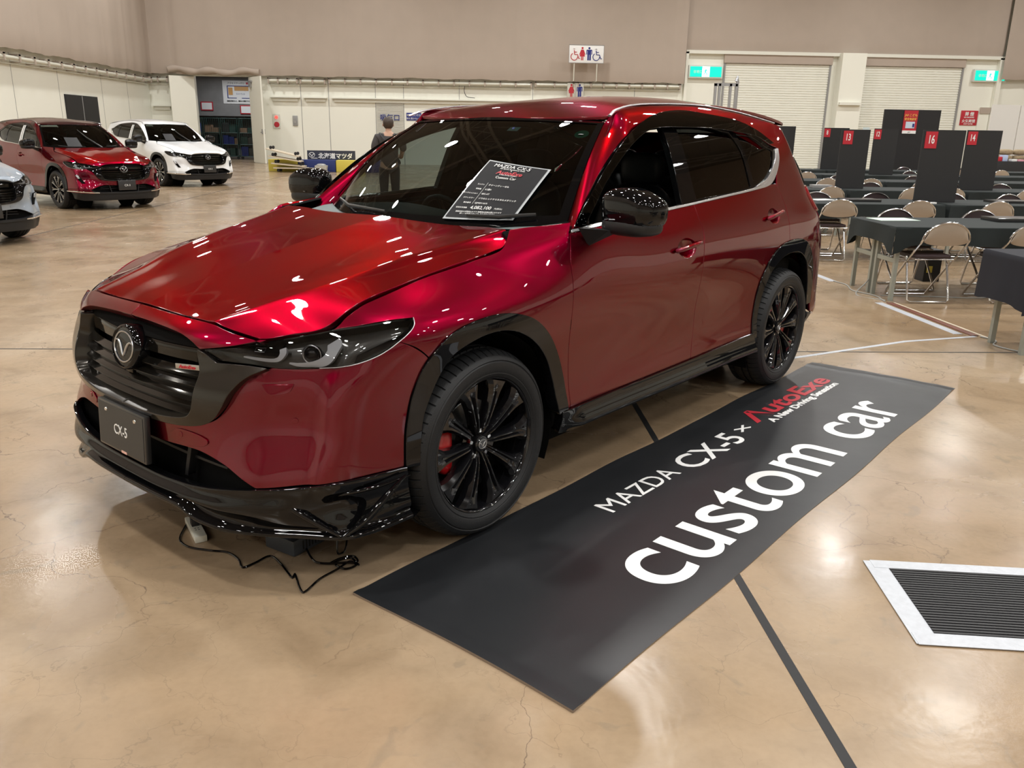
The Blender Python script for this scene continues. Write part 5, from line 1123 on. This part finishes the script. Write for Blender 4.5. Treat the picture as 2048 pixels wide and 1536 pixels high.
tag(MB().box(10.74, 10.92, 23.5, 23.53, 0, 1.77).build('banner_stand', mat('teal_and_white_print', (.65, .75, .76), .5), None, smooth=False), 'narrow teal and white banner between dividers 13 and 12', 'banner stand'); b_ = [o for o in COL.objects if o.name == 'banner_stand'][0]
bx('teal_header', 10.74, 10.92, 23.48, 23.5, 1.34, 1.56, mat('teal_print', (.05, .35, .42), .5), b_)
for z in (1.24, 1.11, .98): MB().lathe([(0, .004), (.06, .004), (.06, 0)], 16, Matrix.Translation((10.83, 23.5, z)) @ Matrix.Diagonal((1, -1, 1, 1))).build('wheel_picture', BLACKP, b_)
tag(MB().box(7.9, 8.16, 21.6, 21.8, .72, .98).tube([(8.14, 21.7, .98), (8.18, 21.7, 1.2)], .006, 5).build('small_speaker', BLACKP, None), 'small black radio with an aerial on a far table', 'radio')
# ---------------------------------------------------------------- mat with lettering
MA = math.radians(47.2); MO = Vector((.27, 1.86, 0)); ex = Vector((math.cos(MA), math.sin(MA), 0)); ey = Vector((-math.sin(MA), math.cos(MA), 0)); ez = Vector((0, 0, 1))
MM = Matrix((ex, ey, ez)).transposed().to_4x4(); MM.translation = MO
MATM = mat('black_vinyl', (.0135, .0145, .0165), .34, 0, 0, .55, noise=.35, nscale=3, bump=.10, bscale=6)
nt = MATM.node_tree; b_ = nt.nodes['Principled BSDF']; n_ = nt.nodes.new('ShaderNodeTexNoise'); n_.inputs['Scale'].default_value = 2.2; n_.inputs['Detail'].default_value = 6; tc = nt.nodes.new('ShaderNodeTexCoord'); mr = nt.nodes.new('ShaderNodeMapRange'); mr.inputs[3].default_value = .30; mr.inputs[4].default_value = .45; nt.links.new(tc.outputs['Object'], n_.inputs[0]); nt.links.new(n_.outputs[0], mr.inputs[0]); nt.links.new(mr.outputs[0], b_.inputs['Roughness'])
def mz(s, t):
    z = .0035+.0012*math.sin(s*3.1+t*2)*math.sin(t*5+1)
    z += .010*math.exp(-((s-3.93)/.035)**2)*(.6+.4*math.sin(t*7))+.006*math.exp(-((s-.01)/.03)**2)+.004*math.exp(-((t-.895)/.02)**2)*(1+math.sin(s*9))*.5
    z += .0022*math.sin((s*1.5-t*3)*9)*max(0, (s-2.5)/1.5)*.5
    return z
SS = np.unique(np.r_[np.linspace(0, 3.6, 150), np.linspace(3.6, 4.02, 50)]); TT = np.linspace(0, .9, 50)
top = [[MM @ Vector((s+.012*math.sin(t*4), t+.005*math.sin(s*5), mz(s, t))) for t in TT] for s in SS]
m = MB().grid(top); ed = [top[i][0] for i in range(len(SS))]+[top[-1][j] for j in range(1, 50)]+[top[i][-1] for i in range(len(SS)-2, -1, -1)]+[top[0][j] for j in range(48, 0, -1)]
mt_o = m.build('floor_mat', MATM, None, ang=60); tag(mt_o, 'long black vinyl mat with custom car lettering, lying beside the red car', 'mat')
MB().grid([[Vector(p) for p in ed+[ed[0]]], [Vector((p[0], p[1], .0002)) for p in ed+[ed[0]]]]).build('mat_edge', mat('mat_cut_edge', (.20, .15, .11), .7), mt_o, smooth=False)
def mtext(name, body, x0, x1, z0, size, mt, bold=0, shear=0, sp=1, res=4):
    """lettering on the mat from length x0 to x1, baseline z0"""
    o = text(name, body, size, mt, mt_o, Matrix.Identity(4), bold=bold, shear=shear, align='LEFT', spacing=sp, depth=.0004, res=res)
    xs = [v.co.x for v in o.data.vertices]; a, b = min(xs), max(xs)
    bm = bmesh.new(); bm.from_mesh(o.data); bmesh.ops.triangulate(bm, faces=bm.faces)
    for _ in range(2):
        es = [e for e in bm.edges if e.calc_length() > .04]
        if es: bmesh.ops.subdivide_edges(bm, edges=es, cuts=1)
    for v in bm.verts:
        s = x0+(v.co.x-a)/(b-a)*(x1-x0); t = z0+v.co.y; h = v.co.z; p = MM @ Vector((s, t, mz(min(4, max(0, s)), min(.9, max(0, t)))+.0012+h)); v.co = p
    bm.to_mesh(o.data); bm.free(); return o
mtext('large_lettering', 'custom car', .715, 3.37, .118, .505, WHITEP, bold=.003, res=14)
mtext('lettering', 'MAZDA', 1.095, 1.655, .598, .142, WHITEP); mtext('lettering', 'CX-5', 1.735, 2.285, .572, .200, WHITEP, bold=.002); mtext('lettering', '×', 2.352, 2.47, .612, .13, WHITEP)
mtext('red_lettering', 'ΛutoExe', 2.545, 3.655, .640, .175, REDP, bold=.0045, shear=.12); mtext('tagline_lettering', 'A New Driving Sensation', 2.62, 3.60, .577, .062, WHITEP, bold=.0025)
# ---------------------------------------------------------------- floor grating with tape
GA = math.radians(-7.5); GM = Matrix.Translation((1.42, 2.19, 0)) @ Matrix.Rotation(GA, 4, 'Z')
t = empty('floor_grating', (1.42, 2.19, 0), GA, 'black ribbed floor grating taped down at the right edge', 'grating')
m = MB()
for i in range(26): m.box(.02, 1.3, .012+i*.0158, .012+i*.0158+.009, .0015, .007)
m.build('ribs', mat('black_rubber_ribs', (.02, .02, .022), .5), t, smooth=False); bx('base', .0, 1.3, 0, .42, .0004, .003, BLACKP, t)
TAPE = mat('white_cloth_tape', (.50, .52, .56), .35, noise=.15, nscale=40, bump=.2, bscale=80); 
for nm, a in (('left', (-.055, .02, -.05, .47)), ('upper', (-.03, 1.3, .42, .475)), ('lower', (-.05, 1.3, -.055, .01))): 
    o = bx('tape_strip', a[0], a[1], a[2], a[3], .0025 if nm == 'left' else .0035, .0042 if nm == 'left' else .0052, TAPE, t)
# ---------------------------------------------------------------- tape and cables on the floor
def g_(px, py, z=0):
    R = Mx.to_3x3(); d = R @ Vector(((px-W/2)/FPX, -(py-H/2)/FPX, -1)); k = (z-CH)/d.z; return Vector((0, 0, CH))+d*k
def strip(name, pts_, w_, mt, z0, z1, label=None, cat=None, group=None, kind=None):
    m = MB(); P = [Vector(p) for p in pts_]; L = []
    for i, p in enumerate(P):
        d = (P[min(i+1, len(P)-1)]-P[max(i-1, 0)]).normalized(); n = Vector((-d.y, d.x, 0)); L.append([Vector((*(p-n*w_/2).xy, z0)), Vector((*(p-n*w_/2).xy, z1)), Vector((*(p+n*w_/2).xy, z1)), Vector((*(p+n*w_/2).xy, z0))])
    o = m.grid(L).build(name, mt, None, smooth=False); return tag(o, label, cat, group, kind)
strip('floor_tape', [(3.82, 7.56, 0), (3.86, 6.28, 0)], .075, TAPE, 0, .002, 'thick white tape beside the brown strip, near the first table', 'tape'); strip('floor_tape', [(3.92, 7.55, 0), (3.96, 6.22, 0)], .06, mat('brown_board_strip', (.16, .06, .04), .5), 0, .006, 'reddish brown strip on the floor beside the thick white tape', 'floor strip')
strip('floor_tape', [(3.965, 7.55, 0), (4.02, 6.10, 0)], .02, WOOD, 0, .006, 'pale edge tape right of the brown floor strip', 'tape')
strip('floor_tape', [(3.95, 6.20, 0), (3.3, 6.03, 0), (2.05, 5.44, 0)], .035, TAPE, .0, .0022, 'long thin white tape running towards the rear wheel', 'tape'); strip('floor_tape', [(3.86, 9.35, 0), (3.88, 8.72, 0)], .08, TAPE, 0, .002, 'short white tape beside the car tail', 'tape')
CABG = mat('grey_cable_sheath', (.30, .30, .28), .5)
def cable(name, pts_, r, mt, label, n=6): return tag(MB().tube(cr(pts_, n), r, 6).build(name, mt), label, 'cable')
cable('floor_cable', [(3.88, 8.72, .006), (3.92, 8.5, .006), (3.84, 8.15, .006), (3.94, 7.9, .006), (3.90, 7.6, .006)], .006, CABG, 'grey cable on the floor between two white tapes')
cable('floor_cable', [(3.98, 6.18, .006), (4.02, 6.05, .006), (3.92, 5.9, .006), (4.0, 5.7, .006), (4.1, 5.6, .006), (4.12, 5.75, .3), (4.08, 5.85, .45)], .006, CABG, 'grey cable rising beside the nearest table leg at the right')
cable('floor_cable', [(3.93, 7.65, .006), (3.78, 7.95, .006), (3.98, 8.12, .15), (4.02, 8.14, .42), (4.05, 8.15, .64)], .006, CABG, 'grey cable looping up to the first long table')
cable('floor_cable', [(4.0, 7.9, .006), (4.5, 7.86, .006), (4.9, 7.8, .006), (5.3, 7.95, .006)], .005, CABG, 'thin cable on the floor under the first row of chairs')
# ---------------------------------------------------------------- power strip, charger and black cord under the car nose
a = g_(383, 1046); b = g_(402, 1083); ps = empty('power_strip', (a+b)/2, math.atan2((b-a).y, (b-a).x), 'small cream power strip with a black plug, under the front lip', 'power strip')
L_ = (b-a).length/2+.01; MB().box(-L_, L_, -.022, .022, 0, .026).build('strip_body', mat('cream_plastic', (.68, .67, .58), .4), ps, bevel=.004); MB().box(-.03, .005, -.014, .014, .026, .055).build('plug', BLACKP, ps, bevel=.003)
sl = MB(); 
for x in (.02, .035): sl.box(x+.0, x+.004, -.008, -.003, .0262, .0268).box(x, x+.004, .003, .008, .0262, .0268)
sl.build('sockets', BLACKP, ps, smooth=False)
pts_ = [g_(*p) for p in ((378, 1044), (368, 1060), (360, 1082), (378, 1096), (420, 1103), (455, 1107), (478, 1122), (486, 1137), (510, 1128), (540, 1114), (560, 1128), (578, 1150), (585, 1158), (590, 1150), (600, 1178), (608, 1187), (640, 1160), (676, 1140), (700, 1125), (712, 1133), (690, 1140), (670, 1128), (700, 1118), (718, 1132))]
tag(MB().tube(cr([(p.x, p.y, .0045) for p in pts_], 6), .0038, 6).build('thin_cable', GBLACK), 'thin black cord zigzagging on the floor before the front lip', 'cord')
pts_ = [g_(*p) for p in ((600, 1078), (612, 1100), (630, 1128), (650, 1132), (690, 1130), (715, 1128), (706, 1117), (680, 1122), (660, 1132))]
tag(MB().tube(cr([(p.x, p.y, .010) for p in pts_], 6), .004, 6).build('thin_cable', GBLACK), 'black cord from the charger to the tangled loop by the wheel', 'cord')
tag(MB().tube(cr([Vector(p) for p in ((g_(672, 1100).x, g_(672, 1100).y, .15), (g_(676, 1105).x, g_(676, 1105).y, .06), (*g_(676, 1110).xy, .006), (*g_(690, 1104).xy, .006), (*g_(697, 1090).xy, .08), (*g_(700, 1085).xy, .16))], 6), .0035, 6).build('thin_cable', GBLACK), 'looped black cord hanging from under the front lip', 'cord')
c_ = g_(600, 1083); ch = empty('battery_charger', (c_.x, c_.y, 0), CAR[2]+math.radians(8), 'dark grey charger with cooling slots, on the floor under the lip', 'charger')
MB().box(-.10, .10, -.075, .075, 0, .062).build('charger_case', mat('blue_grey_plastic', (.05, .06, .075), .5), ch, bevel=.008)
sl = MB()
for i in range(9): sl.box(-.07+i*.015, -.063+i*.015, .0752, .0765, .015, .05)
sl.build('cooling_slots', BLACKP, ch, smooth=False)
# ---------------------------------------------------------------- price sheet on the windscreen
UV = [(.042, .344), (.031, .75), (.426, .825), (.508, .382)]
def sheet(a, b, o=.012):
    s_ = (UV[0][0]*(1-a)+UV[1][0]*a)*(1-b)+(UV[3][0]*(1-a)+UV[2][0]*a)*b; t_ = (UV[0][1]*(1-a)+UV[1][1]*a)*(1-b)+(UV[3][1]*(1-a)+UV[2][1]*a)*b; return wsp(s_, t_, o)
root = empty('price_sheet', (0, 0, 0), 0, 'black laminated price sheet leaning on the windscreen under the wiper', 'price sheet'); root.matrix_world = car.matrix_world.copy(); root.location = car.location; root.rotation_euler = car.rotation_euler
MB().grid([[sheet(i/8, j/10) for j in range(11)] for i in range(9)]).build('laminate', mat('clear_laminate_edge', (.50, .53, .55), .15, 0, 1), root, fix=False)
MB().grid([[sheet(.03+.94*i/8, .025+.95*j/10, .0145) for j in range(11)] for i in range(9)]).build('sheet_print', mat('black_printed_sheet', (.022, .022, .024), .6, 0, 0, .12, noise=.3, nscale=6), root, fix=False)
def st(body, a, b, size, mt=WHITEP, bold=0, align='CENTER', shear=0, sx=1):
    o = sheet(a, b, .0165); e1 = sheet(min(1, a+.1), b)-sheet(a-.1, b); e2 = sheet(a, min(1, b+.08))-sheet(a, b-.08); text('sheet_lettering', body, size, mt, root, frame(o, e1, e2), bold=bold, align=align, shear=shear, sx=sx, depth=.0003)
st('MAZDA CX-5', .47, .895, .027, bold=.0, shear=.1, sx=1.15); st('XD Sports Appearance 4WD', .50, .865, .0105, bold=.0); st('×', .5, .832, .014); st('AutoExe', .5, .775, .030, REDP, .0006, shear=.2, sx=1.2); st('A New Driving Sensation', .5, .757, .0085, bold=.0); st('Custom Car', .5, .695, .020)
for i, (l, r_) in enumerate((('エンジン', 'クリーンディーゼル'), ('排気量', '2.2直4'), ('トランスミッション', '6EC-AT'), ('ボディカラー', 'ソウルレッドクリスタルメタリック'), ('車体番号', 'GJM0P11610'))):
    b = .555-i*.077; st(l, .27, b, .0092, align='RIGHT'); st(r_, .33, b, .0115, align='LEFT', bold=0)
st('車両本体価格', .27, .165, .0092, align='RIGHT'); st('4,082,100', .47, .16, .025, bold=.0, shear=.15); st('円(税込)', .72, .165, .010); st('掲載価格は消費税込みです 諸費用は別途必要となります', .48, .105, .0085); st('詳しくは販売スタッフへ おたずねください', .48, .075, .0085)
MB().tube([sheet(.30, .24, .0165), sheet(.30, .60, .0165)], .0006, 4).build('dividing_line', WHITEP, root)
for k, (l, b) in enumerate((('A', .78), ('Z', .62), ('M', .93))): pass
# ---------------------------------------------------------------- tables, cloths, chairs
LEGM = mat('grey_green_leg_paint', (.34, .36, .32), .4, .3); CLOTH = mat('dark_green_black_cloth', (.007, .012, .012), .85, noise=.2, nscale=15); NAVYC = mat('black_navy_cloth', (.008, .009, .016), .85, noise=.2, nscale=15)
SEATB = mat('dark_brown_vinyl', (.035, .020, .022), .45); BACKB = mat('beige_steel', (.42, .35, .28), .4, .3); TUBE = mat('chrome_tube', (.72, .72, .73), .14, 1)
def make_table(x, y, label, L=1.8, D=.45):
    t = empty('folding_table', (x, y, 0), 0, label, 'table', 'folding tables in rows'); MB().box(0, L, 0, D, .665, .695).build('tabletop', mat('table_board', (.3, .28, .24), .6) if 'table_board' not in bpy.data.materials else bpy.data.materials['table_board'], t, smooth=False)
    for xx in (.06, L-.06):
        for yy in (.04, D-.04): MB().box(xx-.018, xx+.018, yy-.018, yy+.018, 0, .665).build('leg', LEGM, t, smooth=False)
        MB().box(xx-.012, xx+.012, .04, D-.04, .36, .40).box(xx-.01, xx+.01, .04, D-.04, .63, .665).build('cross_bar', LEGM, t, smooth=False)
        sg = 1 if xx < L/2 else -1; MB().tube([(xx, .06, .54), (xx+sg*.16, .06, .66)], .011, 6).tube([(xx, D-.06, .54), (xx+sg*.16, D-.06, .66)], .011, 6).build('brace', LEGM, t)
    return t
def cloth(x0, x1, y0, y1, drop, mt, label, lowc=0, seed=1):
    m = MB(); rs = random.Random(seed); z = .703; P = []
    per = []
    n1 = int((x1-x0)/.05); n2 = int((y1-y0)/.05)
    for i in range(n1): per.append((x0+(x1-x0)*i/n1, y0, 0, -1))
    for i in range(n2): per.append((x1, y0+(y1-y0)*i/n2, 1, 0))
    for i in range(n1): per.append((x1-(x1-x0)*i/n1, y1, 0, 1))
    for i in range(n2): per.append((x0, y1-(y1-y0)*i/n2, -1, 0))
    N = len(per); rows = []
    ph = rs.uniform(0, 6)
    for k in range(N+1):
        x, y, nx, ny = per[k % N]; a = per[k % N]
        dc = min(math.hypot(x-cx, y-cy) for cx in (x0, x1) for cy in (y0, y1)); cf = math.exp(-(dc/.10)**2)
        if dc < .03: nx, ny = (1 if x > (x0+x1)/2 else -1)*.7, (1 if y > (y0+y1)/2 else -1)*.7
        w_ = .012*math.sin(k*.55+ph)+.008*math.sin(k*.23+2*ph); dr = drop*(1+.10*math.sin(k*.11+ph)+.05*math.sin(k*.31))+lowc*cf
        row = []
        for j, q in enumerate((0, .03, .12, .45, .8, 1)):
            o = .008+(.010*q+w_*q+.016*cf*q); row.append((x+nx*(o if j else 0), y+ny*(o if j else 0), z-dr*q-(0 if j else 0)))
        rows.append(row)
    m.grid(rows); m.add([(p[0], p[1], z) for p in per], [tuple(range(N))]); o = m.build('tablecloth', mt, None, ang=50); return tag(o, label, 'tablecloth', 'dark cloths over the folding tables')
def chair_proto():
    t = empty('folding_chair', (0, 0, 0)); w_ = .215
    def arcp(z0): return
    top = [(w_*math.cos(a), -.20-.03*0, .60+.165*math.sin(a)) for a in [math.pi*i/16 for i in range(17)]]
    def lean(p): x, y, z = p; return (x, -.24+(.60-z)*-.12 if z > .44 else y, z)
    A = [(.20, .40, .012), (.205, .385, .03), (.214, .14, .29), (.218, -.10, .515)]+[(x, -.185-.20*(z-.60), z) for x, y, z in top]+[(-.218, -.10, .515), (-.214, .14, .29), (-.205, .385, .03), (-.20, .40, .012)]
    MB().tube(cr(A, 3), .0105, 8).tube([(.20, .40, .012), (-.20, .40, .012)], .0105, 8).build('back_frame', TUBE, t)
    B = [(.19, .10, .425), (.195, .02, .20), (.195, -.03, .03), (.175, -.035, .012), (-.175, -.035, .012), (-.195, -.03, .03), (-.195, .02, .20), (-.19, .10, .425)]
    MB().tube(B, .0105, 8).build('rear_leg_frame', TUBE, t)
    MB().tube([(.17, .32, .412), (.18, -.04, .412), (-.18, -.04, .412), (-.17, .32, .412)], .008, 6, closed=True).build('seat_rail', TUBE, t)
    s_ = ell('seat', (0, .14, .435), (.19, .19, .020), SEATB, t, p=4.5, n=24)
    rows = []
    for i in range(13):
        a = i/12*2-1; zt = .60+.158*math.sqrt(max(0, 1-a*a)); zb = .60-.045*math.sqrt(max(0, 1-(a*.98)**2)); rows.append([(a*.207, -.192-.20*(zb+(zt-zb)*j/6-.60)-.022*math.cos(a*1.4)*0-.010*math.sin(math.pi*j/6), zb+(zt-zb)*j/6) for j in range(7)])
    MB().grid(rows).build('backrest', BACKB, t, fix=False)
    rows2 = [[(x, y+.008, z) for x, y, z in r] for r in rows]; MB().grid(rows2).build('back_padding', SEATB, t, fix=False)
    return t
def dup(root, loc, rz, label, group):
    r = root.copy(); COL.objects.link(r); r.location = loc; r.rotation_euler = (0, 0, rz); r['label'] = label; r['category'] = 'chair'; r['group'] = group
    for c in list(root.children): d = c.copy(); COL.objects.link(d); d.parent = r
    return r
ch0 = chair_proto(); first = [True]
ORD = ['first', 'second', 'third', 'fourth', 'fifth', 'sixth', 'seventh']
def okx(x, x0, n):
    r = (x-x0) % 1.90; return x+(.34-r if r < .34 else (1.48-r if r > 1.48 else 0))
def chair(x, y, face, row, k):
    side = 'near' if face > 0 else 'far'
    lb = '%s chair from the left on the %s side of the %s table row' % (ORD[k], side, ORD[row]); rz = (0 if face > 0 else math.pi)+rg2.uniform(-.08, .08)
    if first[0]:
        first[0] = False; ch0.location = (x, y, 0); ch0.rotation_euler = (0, 0, rz); tag(ch0, lb, 'chair', 'chrome folding chairs at the table rows'); return ch0
    return dup(ch0, (x, y, 0), rz, lb, 'chrome folding chairs at the table rows')
rg2 = random.Random(11)
ROWS = [(7.62, 3.92, 2, [4.28, 5.08, 6.2], [4.48, 5.45, 6.3]), (10.30, 4.05, 3, [4.45, 5.42, 6.40, 7.3], [4.7, 5.62, 6.6, 7.6]), (13.05, 4.0, 4, [5.62, 6.80, 7.7, 8.6], [5.3, 6.75, 8.0, 9.0]),
        (15.75, 4.0, 4, [6.55, 7.4, 8.4, 9.3], [6.4, 7.35, 8.9, 10.1]), (18.4, 5.8, 4, [7.2, 8.1, 9.9, 11.0], [7.3, 8.6, 10.2, 11.6]), (21.1, 7.0, 4, [7.9, 8.9, 10.2, 12.1, 13.2], [8.2, 9.6, 11.4, 12.9])]
for ri, (y, x0, n, near, far) in enumerate(ROWS):
    for i in range(n):
        for j, yy in enumerate((y, y+.46)): make_table(x0+i*1.90, yy, '%s folding table from the left in the %s row, %s half' % (ORD[i], ORD[ri], ('near', 'far')[j]))
        cloth(x0+i*1.90-.01, x0+(i+1)*1.90-.09, y-.02, y+.93, .17, CLOTH, 'dark cloth over the %s table pair of the %s row' % (ORD[i], ORD[ri]), .10 if i == 0 else .03, ri*7+i)
    for k, x in enumerate(near): chair(okx(x, x0, n), y-.04, 1, ri, k)
    for k, x in enumerate(far): chair(okx(x, x0, n), y+.95, -1, ri, k)
make_table(3.90, 5.60, 'nearest folding table at the right edge of the photo'); cloth(3.84, 5.72, 5.54, 6.10, .34, NAVYC, 'long-hanging navy black cloth on the nearest table at the right', .03, 99)
def flat(name, x, y, w_, d, h, mt, label, cat, rz=0):
    o = bx(name, -w_/2, w_/2, -d/2, d/2, 0, h, mt, bevel=.002 if h > .005 else 0); o.location = (x, y, .704); o.rotation_euler = (0, 0, rz); return tag(o, label, cat)
PGRN = mat('pale_green_paper', (.52, .66, .56), .6)
flat('paper_sheet', 4.22, 8.30, .42, .28, .003, PGRN, 'pale green paper on the corner of the first long table', 'paper', .1); flat('paper_sheet', 4.35, 5.85, .42, .28, .003, PGRN, 'pale green paper on the nearest table', 'paper', -.1)
flat('flat_case', 5.45, 8.28, .50, .30, .035, SATIN, 'flat black case on the first long table', 'case'); flat('flat_case', 4.98, 10.75, .46, .28, .03, SATIN, 'flat black case on the second table row, left of divider 16', 'case'); flat('flat_case', 7.0, 10.8, .5, .3, .03, SATIN, 'flat black case on the second table row at the right', 'case')
flat('paper_sheet', 4.55, 10.9, .3, .21, .003, WHITEP, 'white paper on the second table row', 'paper', .3); flat('scissors', 5.75, 10.42, .14, .05, .02, WHITEP, 'small white tool on the cloth below divider 16', 'tool', .2)
flat('flat_case', 5.6, 13.5, .3, .2, .05, GREYM, 'grey case on the third table row', 'case')
# numbered dividers
BOARD = mat('dark_grey_board', (.017, .017, .018), .7, noise=.1, nscale=10)
def divider(x0, x1, y, z1, num, label, tagx=.03):
    t = empty('divider_board', ((x0+x1)/2, y, .704), 0, label, 'divider', 'numbered divider boards on the tables'); hw = (x1-x0)/2
    bx('board', -hw, hw, -.012, .012, 0, z1-.704, BOARD, t); bx('board_foot', -hw+.03, hw-.03, -.06, .06, 0, .012, BLACKP, t)
    if num:
        p = bx('number_card', -hw+tagx, -hw+tagx+.155, -.018, -.012, z1-.704-.225, z1-.704-.02, REDP, t); text('card_number', num, .145, WHITEP, p, frame((-hw+tagx+.0775, -.0195, z1-.704-.165), (1, 0, 0), (0, 0, 1)), sx=.62, bold=.002)
divider(5.70, 6.25, 10.76, 1.595, '16', 'dark divider board with red card 16, the nearest board'); divider(7.87, 8.44, 13.5, 1.63, '14', 'dark divider board with red card 14, right of board 16', .01); divider(5.83, 6.29, 13.5, 1.61, '13', 'dark divider board with red card 13, beside the car tail')
divider(8.88, 9.42, 18.86, 1.69, '12', 'dark divider board with red card 12, between boards 13 and 16', 0); divider(8.86, 9.5, 21.56, 1.72, '8', 'far dark divider board with a red card, half behind board 13', 0); divider(7.55, 8.12, 21.56, 1.74, '', 'far plain divider board touching the car tail, right one'); divider(6.3, 6.95, 18.86, 1.70, '', 'plain divider board half hidden by the car tail')
bc = MB().box(4.88, 5.06, 8.76, 8.98, 0, .34).build('black_case', BLACKP, None, smooth=False); tag(bc, 'black case with a yellow label on the floor behind the nearest chair', 'case'); MB().box(4.90, 4.96, 8.745, 8.75, .10, .17).build('yellow_label', YEL, bc, smooth=False)

# more rows to the right of the camera, seen in the car's paint
for ri, (y, x0) in enumerate(((2.95, 4.6), (.25, 4.6), (-2.45, 4.6))):
    for i in range(2):
        for j, yy in enumerate((y, y+.46)): make_table(x0+i*1.90, yy, 'folding table in a row beside the photographer, outside the photo')
        cloth(x0+i*1.90-.01, x0+(i+1)*1.90-.09, y-.02, y+.93, .17, CLOTH, 'dark cloth over a table pair outside the photo', .0, 200+ri*7+i)
    for x in (5.1, 6.9):
        dup(ch0, (x, y-.04, 0), 0, 'chrome folding chair in a row outside the photo', 'chrome folding chairs at the table rows'); dup(ch0, (x+.3, y+.95, 0), math.pi, 'chrome folding chair in a row outside the photo', 'chrome folding chairs at the table rows')
# ---------------------------------------------------------------- lamps
for i, (x, y) in enumerate(LAMPS):
    t = empty('ceiling_lamp', (x, y, LAMP_Z), 0, 'round high-bay lamp hanging from the hall ceiling', 'ceiling lamp', 'high-bay lamps under the ceiling')
    ld = bpy.data.lights.new('lamp_light', 'AREA'); ld.shape = 'DISK'; ld.size = .6 if i < N_MAIN else .36; ld.energy = LAMP_W if i < N_MAIN else 30; ld.color = (1, .985, .95); ld.spread = math.radians(165)
    lo = bpy.data.objects.new('lamp_light', ld); COL.objects.link(lo); lo.parent = t; lo.location = (0, 0, -.01)
    if i == 0:
        m = MB(); m.lathe([(0, .42), (.12, .42), (.16, .30), (.34, .02), (.36, .0), (.345, .0), (.33, .02), (.15, .26), (0, .30)], 24, Matrix.Rotation(math.radians(90), 4, 'X')); sh = m.build('lamp_reflector', mat('lamp_housing_grey', (.25, .25, .25), .4, .8), t)
    else:
        c = sh.copy(); COL.objects.link(c); c.parent = t
